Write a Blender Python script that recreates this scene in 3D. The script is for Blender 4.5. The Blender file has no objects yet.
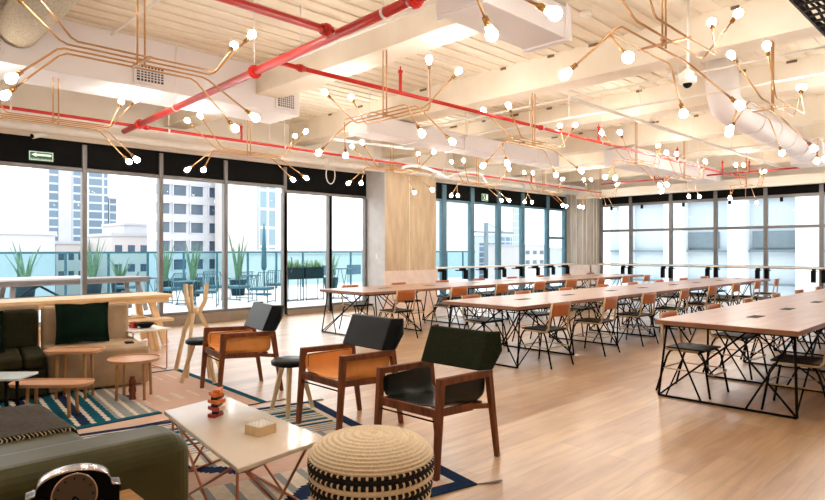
import bpy, math, random
from mathutils import Vector, Matrix
random.seed(7)
PI = math.pi
scene = bpy.context.scene
COL = scene.collection
R = math.radians

# ------------------------------------------------------------------ materials
def mat(name, col, rough=0.6, metal=0.0, col2=None, scale=6.0, stretch=(1, 1, 1), bump=0.0, spec=0.5, detail=4, emis=None, estr=0.0, coat=0.0):
    m = bpy.data.materials.new(name); m.use_nodes = True
    nt = m.node_tree; b = nt.nodes['Principled BSDF']
    b.inputs['Roughness'].default_value = rough; b.inputs['Metallic'].default_value = metal
    b.inputs['Specular IOR Level'].default_value = spec
    b.inputs['Base Color'].default_value = (*col, 1)
    if coat: b.inputs['Coat Weight'].default_value = coat; b.inputs['Coat Roughness'].default_value = .22 if name != 'pale_marble' else .1
    if emis:
        b.inputs['Emission Color'].default_value = (*emis, 1); b.inputs['Emission Strength'].default_value = estr
    if col2 is None: col2 = tuple(c * 0.86 for c in col)
    tc = nt.nodes.new('ShaderNodeTexCoord'); mp = nt.nodes.new('ShaderNodeMapping')
    mp.inputs['Scale'].default_value = stretch
    nz = nt.nodes.new('ShaderNodeTexNoise'); nz.inputs['Scale'].default_value = scale; nz.inputs['Detail'].default_value = detail
    mx = nt.nodes.new('ShaderNodeMix'); mx.data_type = 'RGBA'
    rp = nt.nodes.new('ShaderNodeMapRange'); rp.inputs['From Min'].default_value = .3; rp.inputs['From Max'].default_value = .7
    L = nt.links
    L.new(tc.outputs['Object'], mp.inputs['Vector']); L.new(mp.outputs['Vector'], nz.inputs['Vector'])
    L.new(nz.outputs['Fac'], rp.inputs['Value']); L.new(rp.outputs['Result'], mx.inputs[0])
    mx.inputs[6].default_value = (*col, 1); mx.inputs[7].default_value = (*col2, 1)
    L.new(mx.outputs[2], b.inputs['Base Color'])
    if bump:
        bp = nt.nodes.new('ShaderNodeBump'); bp.inputs['Strength'].default_value = bump; bp.inputs['Distance'].default_value = .02
        L.new(nz.outputs['Fac'], bp.inputs['Height']); L.new(bp.outputs['Normal'], b.inputs['Normal'])
    return m

def srgb(r, g, b):
    f = lambda c: ((c / 255 + .055) / 1.055) ** 2.4 if c / 255 > .04045 else c / 255 / 12.92
    return (f(r), f(g), f(b))

def glass_mat(name, tint, gloss=.10):
    m = bpy.data.materials.new(name); m.use_nodes = True; nt = m.node_tree
    nt.nodes.clear(); o = nt.nodes.new('ShaderNodeOutputMaterial')
    t = nt.nodes.new('ShaderNodeBsdfTransparent'); t.inputs['Color'].default_value = (*tint, 1)
    g = nt.nodes.new('ShaderNodeBsdfGlossy'); g.inputs['Roughness'].default_value = .02
    lw = nt.nodes.new('ShaderNodeLayerWeight'); lw.inputs['Blend'].default_value = gloss
    mx = nt.nodes.new('ShaderNodeMixShader')
    nt.links.new(lw.outputs['Fresnel'], mx.inputs[0]); nt.links.new(t.outputs[0], mx.inputs[1]); nt.links.new(g.outputs[0], mx.inputs[2])
    nt.links.new(mx.outputs[0], o.inputs['Surface'])
    return m

def plank_mat(name):
    m = bpy.data.materials.new(name); m.use_nodes = True; nt = m.node_tree; b = nt.nodes['Principled BSDF']; L = nt.links
    tc = nt.nodes.new('ShaderNodeTexCoord')
    br = nt.nodes.new('ShaderNodeTexBrick'); br.offset = .37; br.inputs['Scale'].default_value = 1
    br.inputs['Brick Width'].default_value = 1.5; br.inputs['Row Height'].default_value = .19
    br.inputs['Mortar Size'].default_value = .0025; br.inputs['Bias'].default_value = 0
    br.inputs['Color1'].default_value = (*srgb(226, 194, 150), 1); br.inputs['Color2'].default_value = (*srgb(196, 154, 106), 1)
    br.inputs['Mortar'].default_value = (*srgb(184, 152, 114), 1)
    L.new(tc.outputs['Object'], br.inputs['Vector'])
    mp = nt.nodes.new('ShaderNodeMapping'); mp.inputs['Scale'].default_value = (.7, 7, 1)
    nz = nt.nodes.new('ShaderNodeTexNoise'); nz.inputs['Scale'].default_value = 2.2; nz.inputs['Detail'].default_value = 8; nz.inputs['Distortion'].default_value = .8
    L.new(tc.outputs['Object'], mp.inputs['Vector']); L.new(mp.outputs['Vector'], nz.inputs['Vector'])
    cr = nt.nodes.new('ShaderNodeValToRGB'); e = cr.color_ramp.elements
    e[0].position = .30; e[0].color = (.62, .50, .38, 1); e[1].position = .62; e[1].color = (1, 1, 1, 1)
    L.new(nz.outputs['Fac'], cr.inputs['Fac'])
    mx = nt.nodes.new('ShaderNodeMix'); mx.data_type = 'RGBA'; mx.blend_type = 'MULTIPLY'; mx.inputs[0].default_value = .75
    L.new(br.outputs['Color'], mx.inputs[6]); L.new(cr.outputs['Color'], mx.inputs[7]); 
    # knots
    vz = nt.nodes.new('ShaderNodeTexVoronoi'); vz.inputs['Scale'].default_value = 1.6
    mp2 = nt.nodes.new('ShaderNodeMapping'); mp2.inputs['Scale'].default_value = (.6, 1.3, 1)
    L.new(tc.outputs['Object'], mp2.inputs['Vector']); L.new(mp2.outputs['Vector'], vz.inputs['Vector'])
    r2 = nt.nodes.new('ShaderNodeMapRange'); r2.inputs['From Min'].default_value = .0; r2.inputs['From Max'].default_value = .06
    r2.inputs['To Min'].default_value = .7; r2.inputs['To Max'].default_value = 0
    L.new(vz.outputs['Distance'], r2.inputs['Value'])
    m3 = nt.nodes.new('ShaderNodeMix'); m3.data_type = 'RGBA'; L.new(r2.outputs['Result'], m3.inputs[0])
    L.new(mx.outputs[2], m3.inputs[6]); m3.inputs[7].default_value = (*srgb(110, 70, 42), 1)
    n4 = nt.nodes.new('ShaderNodeTexNoise'); n4.inputs['Scale'].default_value = .9; n4.inputs['Detail'].default_value = 3
    mp4 = nt.nodes.new('ShaderNodeMapping'); mp4.inputs['Scale'].default_value = (.6, 1.6, 1); L.new(tc.outputs['Object'], mp4.inputs['Vector']); L.new(mp4.outputs['Vector'], n4.inputs['Vector'])
    r4 = nt.nodes.new('ShaderNodeMapRange'); r4.inputs['From Min'].default_value = .42; r4.inputs['From Max'].default_value = .68; r4.inputs['To Max'].default_value = .75
    L.new(n4.outputs['Fac'], r4.inputs['Value'])
    m5 = nt.nodes.new('ShaderNodeMix'); m5.data_type = 'RGBA'; m5.blend_type = 'MULTIPLY'; L.new(r4.outputs['Result'], m5.inputs[0])
    L.new(m3.outputs[2], m5.inputs[6]); m5.inputs[7].default_value = (.80, .70, .60, 1)
    L.new(m5.outputs[2], b.inputs['Base Color'])
    b.inputs['Roughness'].default_value = .33; b.inputs['Specular IOR Level'].default_value = .5
    b.inputs['Coat Weight'].default_value = 1; b.inputs['Coat Roughness'].default_value = .34
    bp = nt.nodes.new('ShaderNodeBump'); bp.inputs['Strength'].default_value = .05; L.new(nz.outputs['Fac'], bp.inputs['Height']); L.new(bp.outputs['Normal'], b.inputs['Normal'])
    return m

M = dict(
    floor=plank_mat('oak_planks'),
    slab=mat('cream_ceiling', srgb(236, 227, 211), .9, col2=srgb(222, 211, 192), scale=1.5, stretch=(1, 5, 1), bump=.5),
    beam=mat('cream_beam', srgb(238, 230, 216), .85, col2=srgb(226, 216, 198), scale=2.0, bump=.2),
    duct=mat('white_duct', srgb(232, 229, 230), .55, col2=srgb(224, 220, 222), scale=.8),
    lag=mat('grey_lagging', srgb(206, 192, 168), .95, col2=srgb(160, 146, 124), scale=55, bump=.8),
    plaster=mat('cream_plaster', srgb(246, 240, 230), .8, col2=srgb(240, 232, 220), scale=1.2),
    concrete=mat('board_marked_concrete', srgb(216, 196, 166), .85, col2=srgb(188, 166, 136), scale=2.2, stretch=(3, 3, .6), bump=.25),
    concrete2=mat('grey_concrete', srgb(196, 188, 178), .85, col2=srgb(168, 160, 150), scale=2.2, stretch=(3, 3, .6), bump=.2),
    window_lit=mat('window_lit_grey', srgb(212, 212, 214), .7),  # column side tone with the window's bluish light put into the colour
    dado=mat('pale_pink_board', srgb(240, 222, 212), .35),
    black=mat('black_panel', srgb(12, 12, 12), .6, col2=srgb(18, 17, 16), spec=0.08),
    alu=mat('grey_aluminium', srgb(124, 121, 120), .4, .3, col2=srgb(112, 110, 110)),
    sill=mat('taupe_sill', srgb(150, 136, 120), .5, col2=srgb(138, 124, 110)),
    teal_frame=mat('teal_frame', srgb(86, 124, 140), .45, .2),
    red=mat('red_pipe', srgb(204, 40, 30), .35, col2=srgb(186, 32, 24)),
    brasspipe=mat('brass_tube', srgb(206, 160, 110), .35, .55, col2=srgb(190, 146, 98)),
    brass=mat('brass', srgb(176, 132, 74), .35, .9),
    whitem=mat('white_metal', srgb(238, 234, 228), .45, col2=srgb(228, 224, 216)),
    bulb=mat('lit_bulb', (1, 1, 1), .4, emis=(1, .935, .85), estr=70, col2=(1, .97, .9)),
    grille=mat('grille_slot', srgb(60, 52, 44), .8),
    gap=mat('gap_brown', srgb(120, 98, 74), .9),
    tray=mat('dark_tray', srgb(52, 46, 44), .6, spec=0.08),
    walnut=mat('walnut', srgb(134, 76, 44), .4, col2=srgb(92, 48, 28), scale=4, stretch=(6, 6, 1), spec=0.3),
    pine=mat('pale_pine', srgb(232, 202, 158), .5, col2=srgb(214, 180, 132), scale=3, stretch=(1, 8, 1)),
    pineL=mat('pale_beech', srgb(230, 206, 166), .5, col2=srgb(216, 188, 144), scale=4, stretch=(5, 5, 1)),
    ply=mat('warm_ply', srgb(220, 172, 130), .4, col2=srgb(200, 148, 106), scale=3, stretch=(1, 7, 1)),
    tabletop=mat('oak_table_top', srgb(196, 160, 138), .36, col2=srgb(176, 138, 116), scale=2, stretch=(.6, 7, 1), coat=.3),
    edge=mat('table_edge', srgb(150, 104, 76), .45, col2=srgb(128, 84, 60)),
    rod=mat('black_steel', srgb(16, 15, 15), .5, .1, col2=srgb(12, 11, 11), spec=0.08),
    seatblk=mat('dark_seat', srgb(30, 28, 26), .5, col2=srgb(40, 38, 34), spec=0.2),
    stile=mat('cream_brass_stile', srgb(196, 172, 132), .35, .35, col2=srgb(170, 144, 104)),
    backtan=mat('tan_ply_back', srgb(184, 108, 60), .4, col2=srgb(162, 90, 46), scale=5, spec=0.35),
    tan=mat('tan_leather', srgb(240, 166, 90), .5, col2=srgb(226, 150, 76), scale=9, bump=.08),
    blackl=mat('black_leather', srgb(9, 12, 14), .36, col2=srgb(15, 21, 24), scale=5, bump=.05, spec=0.22),
    greenl=mat('dark_green_leather', srgb(10, 14, 10), .32, col2=srgb(17, 22, 16), scale=6, bump=.05, spec=0.3),
    greenf=mat('green_felt', srgb(42, 48, 32), .95, col2=srgb(34, 40, 26), scale=60, bump=.1, spec=0.08),
    sofa=mat('olive_leather', srgb(84, 82, 52), .42, col2=srgb(70, 69, 42), scale=5, bump=.06, spec=0.15),
    sofa2=mat('olive_fabric', srgb(50, 48, 30), .75, col2=srgb(40, 39, 24), scale=12, bump=.1, spec=0.08),
    pillow=mat('bottle_green_velvet', srgb(8, 26, 18), .8, col2=srgb(14, 36, 25), scale=7, bump=.15, spec=0.08),
    beige=mat('beige_suede', srgb(190, 166, 136), .85, col2=srgb(150, 126, 98), scale=3, bump=.15),
    blanket=mat('grey_wool', srgb(96, 92, 86), .95, col2=srgb(70, 66, 62), scale=40, stretch=(1, 4, 1), bump=.4, spec=0.08),
    cream=mat('cream_wool', srgb(226, 208, 176), .9),
    marble=mat('pale_marble', srgb(238, 228, 212), .10, col2=srgb(226, 214, 194), scale=1.6, detail=8, coat=.5),
    copper=mat('copper_rod', srgb(206, 142, 112), .3, .85, col2=srgb(188, 122, 92)),
    laminate=mat('pale_blue_laminate', srgb(206, 218, 220), .2),
    white=mat('white_paint', srgb(240, 236, 226), .4),
    knit=mat('cream_cord', srgb(246, 230, 200), .9, col2=srgb(226, 206, 170), scale=70, bump=.25),
    knitblk=mat('black_cord', srgb(26, 22, 24), .9, scale=50, bump=.5),
    clockrim=mat('brushed_silver', srgb(212, 196, 186), .22, .95, col2=srgb(150, 132, 122), scale=3, stretch=(6, 1, 1)),
    clockface=mat('dark_dial', srgb(96, 86, 76), .3, .4, col2=srgb(80, 72, 62)),
    oak=mat('honey_oak', srgb(196, 150, 96), .5, col2=srgb(168, 120, 70), scale=3, stretch=(1, 9, 1)),
    teal=mat('rug_teal', srgb(18, 92, 112), .95, col2=srgb(14, 80, 98), scale=30, spec=0.08),
    navy=mat('rug_navy', srgb(22, 40, 70), .95, col2=srgb(30, 50, 84), scale=30, spec=0.08),
    pink=mat('rug_pink', srgb(220, 190, 174), .95, col2=srgb(206, 176, 158), scale=8, stretch=(1, 8, 1)),
    rugw=mat('rug_cream', srgb(228, 220, 204), .95, col2=srgb(210, 200, 182), scale=20),
    ruggrey=mat('rug_grey', srgb(150, 156, 156), .95, scale=20),
    rugblk=mat('rug_black', srgb(30, 32, 36), .95, scale=20, spec=0.08),
    orange=mat('orange_block', srgb(226, 122, 52), .5), redb=mat('red_block', srgb(178, 50, 36), .5),
    blackb=mat('black_block', srgb(28, 24, 24), .5),
    green_sign=mat('sign_green', srgb(20, 84, 56), .4, emis=srgb(30, 110, 70), estr=.08),
    sign_white=mat('sign_white', srgb(225, 240, 225), .4, emis=(.8, 1, .85), estr=.3),
    terr=mat('terrace_tile', srgb(206, 206, 204), .6, col2=srgb(196, 196, 196), scale=1),
    dteal=mat('teal_rattan', srgb(36, 84, 100), .6, col2=srgb(50, 104, 120)),
    greywood=mat('weathered_wood', srgb(132, 118, 112), .6, col2=srgb(112, 98, 94), scale=3, stretch=(1, 6, 1)),
    leaf=mat('agave_leaf', srgb(92, 134, 106), .6, col2=srgb(64, 108, 84), scale=8),
    leaf2=mat('light_leaf', srgb(122, 156, 112), .7, col2=srgb(90, 130, 90), scale=12),
    pot=mat('black_planter', srgb(30, 52, 60), .5, spec=0.08),
    bwhite=mat('building_white', srgb(186, 188, 194), .8, scale=.3, col2=srgb(178, 180, 186)),
    bpale=mat('facade_pale', srgb(198, 205, 212), .8, scale=.3, col2=srgb(190, 198, 206)),
    bcol=mat('facade_column', srgb(222, 224, 226), .8, scale=.3, col2=srgb(216, 218, 220)),
    bcream=mat('building_cream', srgb(200, 194, 192), .8, scale=.3, col2=srgb(194, 188, 186)),
    bglass=mat('building_window', srgb(84, 100, 116), .2, scale=.4, col2=srgb(64, 82, 100)),
    bledge=mat('building_ledge', srgb(120, 132, 140), .7),
    city=mat('city_ground', srgb(150, 150, 150), .9),
    glass=glass_mat('window_glass', (.97, .985, .985), .08),
    glass_t=glass_mat('teal_glass', (.72, .90, .93), .12),
    glass_b=glass_mat('blue_window_glass', (.90, .955, .975), .10),
)

def tower_mat(name, c1, c2, w, h):
    m = bpy.data.materials.new(name); m.use_nodes = True; nt = m.node_tree; b = nt.nodes['Principled BSDF']
    tc = nt.nodes.new('ShaderNodeTexCoord'); mp = nt.nodes.new('ShaderNodeMapping'); mp.inputs['Rotation'].default_value = (PI / 2, 0, 0)
    br = nt.nodes.new('ShaderNodeTexBrick'); br.offset = 0; br.inputs['Scale'].default_value = 1
    br.inputs['Brick Width'].default_value = w; br.inputs['Row Height'].default_value = h; br.inputs['Mortar Size'].default_value = .22
    br.inputs['Color1'].default_value = (*c1, 1); br.inputs['Color2'].default_value = (*[c * .8 for c in c1], 1); br.inputs['Mortar'].default_value = (*c2, 1)
    nt.links.new(tc.outputs['Object'], mp.inputs['Vector']); nt.links.new(mp.outputs['Vector'], br.inputs['Vector']); nt.links.new(br.outputs['Color'], b.inputs['Base Color'])
    b.inputs['Roughness'].default_value = .4
    return m
M['tower'] = tower_mat('tower_cladding', srgb(104, 126, 146), srgb(178, 186, 194), 3.2, 1.9)
M['towerp'] = tower_mat('pale_tower_cladding', srgb(140, 168, 182), srgb(196, 204, 208), 1.6, 3.0)

# ------------------------------------------------------------------ mesh builder
class MB:
    def __init__(s): s.v = []; s.f = []; s.mi = []; s.sm = []
    def add(s, vs, fs, mi=0, smooth=False):
        n = len(s.v); s.v += [tuple(v) for v in vs]
        for f in fs: s.f.append([i + n for i in f]); s.mi.append(mi); s.sm.append(smooth)
        return s
    def box(s, x0, x1, y0, y1, z0, z1, mi=0):
        vs = [(x, y, z) for x in (x0, x1) for y in (y0, y1) for z in (z0, z1)]
        return s.add(vs, [(0, 1, 3, 2), (4, 6, 7, 5), (0, 4, 5, 1), (2, 3, 7, 6), (0, 2, 6, 4), (1, 5, 7, 3)], mi)
    def bar(s, p, q, w, h, up=(0, 0, 1), w2=None, h2=None, mi=0):
        p = Vector(p); q = Vector(q); d = (q - p).normalized(); u = Vector(up)
        if abs(d.dot(u)) > .95: u = Vector((1, 0, 0))
        a = d.cross(u).normalized(); b = a.cross(d).normalized()
        w2 = w if w2 is None else w2; h2 = h if h2 is None else h2
        vs = [p + a * i * w / 2 + b * j * h / 2 for i, j in ((-1, -1), (1, -1), (1, 1), (-1, 1))] + [q + a * i * w2 / 2 + b * j * h2 / 2 for i, j in ((-1, -1), (1, -1), (1, 1), (-1, 1))]
        return s.add(vs, [(0, 3, 2, 1), (4, 5, 6, 7), (0, 1, 5, 4), (1, 2, 6, 5), (2, 3, 7, 6), (3, 0, 4, 7)], mi)
    def tube(s, pts, r, n=6, r2=None, mi=0, closed=False):
        pts = [Vector(p) for p in pts]; m = len(pts); vs = []; fs = []
        prev = None
        for i, p in enumerate(pts):
            if closed: t = (pts[(i + 1) % m] - pts[i - 1]).normalized()
            elif i == 0: t = (pts[1] - p).normalized()
            elif i == m - 1: t = (p - pts[-2]).normalized()
            else: t = ((pts[i + 1] - p).normalized() + (p - pts[i - 1]).normalized()).normalized()
            if prev is None:
                u = Vector((0, 0, 1)) if abs(t.z) < .9 else Vector((1, 0, 0))
                a = t.cross(u).normalized()
            else:
                a = (prev - t * prev.dot(t)).normalized()
            prev = a; b = t.cross(a)
            rr = r if r2 is None else r + (r2 - r) * i / (m - 1)
            for k in range(n):
                g = 2 * PI * k / n; vs.append(p + a * math.cos(g) * rr + b * math.sin(g) * rr)
        mm = m if closed else m - 1
        for i in range(mm):
            j = (i + 1) % m
            for k in range(n): fs.append((i * n + k, i * n + (k + 1) % n, j * n + (k + 1) % n, j * n + k))
        s.add(vs, fs, mi, True)
        if not closed:
            n0 = len(s.v) - m * n
            s.f.append([n0 + k for k in range(n)][::-1]); s.mi.append(mi); s.sm.append(False)
            s.f.append([n0 + (m - 1) * n + k for k in range(n)]); s.mi.append(mi); s.sm.append(False)
        return s
    def lathe(s, prof, n=24, c=(0, 0), mi=0, mfun=None):
        base = len(s.v); m = len(prof)
        for r, z in prof:
            for k in range(n):
                g = 2 * PI * k / n; s.v.append((c[0] + r * math.cos(g), c[1] + r * math.sin(g), z))
        for i in range(m - 1):
            for k in range(n):
                s.f.append([base + i * n + k, base + i * n + (k + 1) % n, base + (i + 1) * n + (k + 1) % n, base + (i + 1) * n + k])
                s.mi.append(mfun(i, k) if mfun else mi); s.sm.append(True)
        s.f.append([base + k for k in range(n)][::-1]); s.mi.append(mi if not mfun else mfun(0, 0)); s.sm.append(True)
        s.f.append([base + (m - 1) * n + k for k in range(n)]); s.mi.append(mi if not mfun else mfun(m - 2, 0)); s.sm.append(True)
        return s
    def prism(s, poly, z0, z1, mi=0):
        n = len(poly); vs = [(x, y, z0) for x, y in poly] + [(x, y, z1) for x, y in poly]
        fs = [tuple(range(n))[::-1], tuple(range(n, 2 * n))] + [(i, (i + 1) % n, n + (i + 1) % n, n + i) for i in range(n)]
        return s.add(vs, fs, mi)
    def sphere(s, c, r, n=12, m=8, sz=1.0, mi=0):
        vs = [(c[0], c[1], c[2] - r * sz)]
        for i in range(1, m):
            a = -PI / 2 + PI * i / m
            for k in range(n): vs.append((c[0] + r * math.cos(a) * math.cos(2 * PI * k / n), c[1] + r * math.cos(a) * math.sin(2 * PI * k / n), c[2] + r * sz * math.sin(a)))
        vs.append((c[0], c[1], c[2] + r * sz)); fs = []
        for k in range(n):
            fs.append((0, 1 + (k + 1) % n, 1 + k)); fs.append((len(vs) - 1, 1 + (m - 2) * n + k, 1 + (m - 2) * n + (k + 1) % n))
        for i in range(m - 2):
            for k in range(n): fs.append((1 + i * n + k, 1 + i * n + (k + 1) % n, 1 + (i + 1) * n + (k + 1) % n, 1 + (i + 1) * n + k))
        return s.add(vs, fs, mi, True)
    def sheet(s, rows, th=(0, 0, .01), mi=0):
        """rows: grid of points; doubled with offset th to give real thickness"""
        a = len(rows); b = len(rows[0]); th = Vector(th)
        vs = [Vector(p) for r in rows for p in r]; vs2 = [v - th for v in vs]; N = len(vs); fs = []
        for i in range(a - 1):
            for j in range(b - 1):
                q = (i * b + j, i * b + j + 1, (i + 1) * b + j + 1, (i + 1) * b + j)
                fs.append(q); fs.append(tuple(N + k for k in q[::-1]))
        bd = [i for i in range(b)] + [i * b + b - 1 for i in range(1, a)] + [(a - 1) * b + j for j in range(b - 2, -1, -1)] + [i * b for i in range(a - 2, 0, -1)]
        for k in range(len(bd)):
            p, q = bd[k], bd[(k + 1) % len(bd)]; fs.append((p, N + p, N + q, q))
        return s.add(vs + vs2, fs, mi, True)
    def mesh(s, name, mats):
        me = bpy.data.meshes.new(name); me.from_pydata(s.v, [], s.f)
        for m in (mats if isinstance(mats, (list, tuple)) else [mats]): me.materials.append(M[m])
        me.polygons.foreach_set('material_index', s.mi); me.polygons.foreach_set('use_smooth', s.sm); me.update()
        return me
    def build(s, name, mats, parent=None, loc=(0, 0, 0), rz=0, bevel=0, sub=0, segs=2):
        o = bpy.data.objects.new(name, s.mesh(name, mats)); COL.objects.link(o)
        if parent: o.parent = parent
        o.location = loc; o.rotation_euler = (0, 0, rz)
        if bevel:
            b = o.modifiers.new('bevel', 'BEVEL'); b.width = bevel; b.segments = segs; b.limit_method = 'ANGLE'; b.angle_limit = R(40)
        if sub:
            b = o.modifiers.new('sub', 'SUBSURF'); b.levels = sub; b.render_levels = sub
            for p in o.data.polygons: p.use_smooth = True
        return o

def tag(o, label=None, cat=None, group=None, kind=None):
    if label: o['label'] = label
    if cat: o['category'] = cat
    if group: o['group'] = group
    if kind: o['kind'] = kind
    return o
def thing(name, label, cat, loc=(0, 0, 0), rz=0, group=None):
    o = bpy.data.objects.new(name, None); COL.objects.link(o); o.empty_display_size = .1
    o.location = loc; o.rotation_euler = (0, 0, rz)
    return tag(o, label, cat, group)
def copy_tree(o, parent=None):
    c = o.copy(); COL.objects.link(c)
    if parent: c.parent = parent
    for ch in list(o.children): copy_tree(ch, c)
    return c
def struct(name, mb, mats, label=None, cat=None, bevel=0, parent=None, **k):
    o = mb.build(name, mats, parent, bevel=bevel, **k)
    if not parent: tag(o, label, cat, kind='structure')
    return o

# ------------------------------------------------------------------ camera
H = 1.43; FWD = Vector((.6989, .7152, 0)).normalized(); RT = Vector((FWD.y, -FWD.x, 0))
cam = bpy.data.cameras.new('camera'); camo = bpy.data.objects.new('camera', cam); COL.objects.link(camo)
cam.sensor_width = 36; cam.lens = 36 * 608 / 825; cam.clip_end = 1000; cam.clip_start = .05
camo.location = (0, 0, H); camo.rotation_euler = (PI / 2, 0, math.atan2(FWD.y, FWD.x) - PI / 2)
scene.camera = camo

def at_y(px, py, y):      # site-survey helper: the point of the plane y = const seen at a picture coordinate
    a = (px - 412.5) / 608; dx = FWD.x + a * RT.x; dy = FWD.y + a * RT.y; t = y / dy
    return (t * dx, y, H + (250 - py) / 608 * t)

# ------------------------------------------------------------------ room
YW = 11.45; XW = 19.3; ZS = 4.2
struct('floor', MB().box(-3, XW + .1, -4, YW + .1, -.12, 0), 'floor', 'oak plank floor of the room', 'floor')
# ceiling: ribbed slab
cb = MB(); cb.box(-3, XW + .1, -4, YW + .1, ZS, ZS + .2)
y = -4
while y < YW:
    cb.box(-3, XW, y, y + .11, ZS - .02, ZS); y += .24
struct('ceiling', cb, 'slab', 'cream painted ribbed slab ceiling', 'ceiling', bevel=.012, segs=1)
bx = MB()
for i, x in enumerate((1.97, 4.66, 7.39, 10.1, 12.8, 15.5, 18.2)):
    if i == 0:
        continue
    bx.box(x, x + .42, -4, YW, 3.75, ZS)
struct('trim_1', bx, 'beam', 'cream ceiling beams crossing toward the terrace windows', 'beam', bevel=.01)
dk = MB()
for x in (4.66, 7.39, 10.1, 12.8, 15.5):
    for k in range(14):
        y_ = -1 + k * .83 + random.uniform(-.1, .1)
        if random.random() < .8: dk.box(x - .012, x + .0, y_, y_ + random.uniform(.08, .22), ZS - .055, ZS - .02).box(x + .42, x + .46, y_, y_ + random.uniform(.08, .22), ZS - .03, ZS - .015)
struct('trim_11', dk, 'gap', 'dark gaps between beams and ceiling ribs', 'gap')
lg = MB(); lg.tube([(1.62, -2, 3.95), (1.62, 8.09, 3.95)], .22, 24)
tag(lg.build('lagged_duct', 'lag'), 'fat round duct in rough grey lagging, upper left ceiling corner', 'duct')
# bulkhead with supply grilles
bh = MB().box(-3, 5.43, 8.1, 8.95, 3.54, ZS)
struct('trim_2', bh, 'duct', 'boxed bulkhead with supply grilles along left ceiling', 'bulkhead', bevel=.01)
def grille(x, z, w, h, label, y=8.1):
    t = thing('air_grille', label, 'vent', (x, y, z))
    MB().box(-w / 2 - .04, w / 2 + .04, -.03, -.002, -h / 2 - .04, h / 2 + .04).build('frame', 'duct', t, bevel=.006)
    MB().box(-w / 2, w / 2, -.034, -.031, -h / 2, h / 2).build('backing', 'grille', t)
    g = MB()
    for k in range(1, 8): g.box(-w / 2 + w * k / 8 - .006, -w / 2 + w * k / 8 + .006, -.044, -.035, -h / 2, h / 2)
    for k in range(1, 6): g.box(-w / 2, w / 2, -.044, -.035, -h / 2 + h * k / 6 - .006, -h / 2 + h * k / 6 + .006)
    g.build('slats', 'duct', t)
grille(1.28, 3.78, .34, .24, 'white air grille nearest the left edge of the photo')
grille(3.10, 3.72, .34, .2, 'white air grille in the bulkhead behind the first light\'s brass rods')
grille(5.16, 3.73, .28, .2, 'white air grille near the end of the bulkhead, by red pipe')
# walls
lw = MB()
lw.box(-3, XW + .1, YW, YW + .15, 3.28, ZS)
struct('wall_left', lw, 'plaster', 'cream upper wall over the terrace windows', 'wall')
struct('trim_3', MB().box(-3, 7.27, YW - .02, YW + .12, 2.80, 3.28).box(7.27, 9.6, YW - .02, YW + .12, 2.73, 3.28).box(11.35, 18.64, YW - .02, YW + .12, 2.80, 3.28), 'black', 'black fascia band over the terrace windows', 'fascia')
struct('trim_4', MB().box(-3, XW - .6, 10.95, YW, 3.36, 3.62), 'plaster', 'cream soffit box along the window wall', 'soffit', bevel=.02)
struct('wall_back', MB().box(-3, XW, -4.15, -4, 0, ZS), 'plaster', 'plain wall behind the camera', 'wall')
struct('wall_near', MB().box(-3.15, -3, -4, YW, 0, ZS), 'plaster', 'plain wall at the camera side', 'wall')
# columns
c1 = MB().box(9.6, 11.35, 10.75, YW + .15, 0, 3.5)
struct('column', c1, 'concrete', 'wide board-marked concrete column between the window groups', 'column', bevel=.01)
struct('trim_5', MB().box(9.585, 9.6, 10.75, YW, .0, 3.5), 'window_lit', 'side of the wide concrete column, bluish window light in its grey', 'column side')  # thin grey sheet: bluish window light on this face, painted in
g1 = MB()
for x in (10.4,): g1.box(x - .008, x + .008, 10.742, 10.752, .95, 3.36)
struct('trim_6', g1, 'white', 'pale joint strip on the concrete column', 'joint')
tag(MB().box(9.57, 9.583, 10.98, 11.06, 1.22, 1.34).build('light_switch', 'white', bevel=.004), 'white switch on the grey side of the wide column', 'switch')
struct('trim_7', MB().box(9.56, 11.38, 10.72, 10.748, 0, .93), 'dado', 'pale pink board round the foot of the wide column', 'dado', bevel=.004)
c2 = MB().box(18.64, XW, 10.48, YW + .15, 0, 3.36)
struct('column.001', c2, 'concrete2', 'grey corner concrete column with thin vertical conduits', 'column', bevel=.01)
cc = MB()
for y in (10.6, 10.75, 11.0, 11.2): cc.tube([(18.61, y, .95), (18.61, y, 3.36)], .014, 6)
for x in (18.8, 19.0): cc.tube([(x, 10.45, .95), (x, 10.45, 3.36)], .014, 6)
tag(cc.build('conduit', 'whitem'), 'thin white conduits running up the corner column', 'conduit')
struct('trim_8', MB().box(18.60, 18.638, 10.44, YW, 0, .93).box(18.60, XW, 10.44, 10.478, 0, .93), 'dado', 'pale pink board round the foot of the corner column', 'dado', bevel=.004)

# left glazing, three groups ------------------------------------------------
def glazing_y(name, xs, z0, z1, frame, glassm, label, mw=.075, parent_cat='window', y=YW):
    f = MB()
    for x in xs: f.box(x - mw / 2, x + mw / 2, y - .06, y + .06, 0.02, z1 + .46 if z1 > 2.7 else z1)
    f.box(xs[0], xs[-1], y - .05, y + .05, z1, z1 + .06); f.box(xs[0], xs[-1], y - .05, y + .05, z0 - .05, z0)
    o = struct(name, f, frame, label, parent_cat, bevel=.006)
    g = MB()
    for a, b in zip(xs, xs[1:]): g.box(a + mw / 2, b - mw / 2, y - .006, y + .006, z0, z1)
    g.build('pane', glassm, o)
    return o
w = glazing_y('window_1', [-2.0, -.65, .66, 1.97, 3.27, 4.58, 5.88, 7.27], .24, 2.775, 'alu', 'glass', 'large grey-framed terrace windows on the left')
MB().box(-2.0, 7.23, YW - .09, YW + .09, 0, .19).build('sill', 'sill', w, bevel=.006)
d = glazing_y('door_1', [7.27, 8.48], .16, 2.68, 'alu', 'glass', 'glazed terrace door with grey frame', mw=.1, parent_cat='door')
MB().box(7.33, 8.42, YW - .055, YW + .05, 0, .11).build('kick_rail', 'sill', d, bevel=.005)
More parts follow.
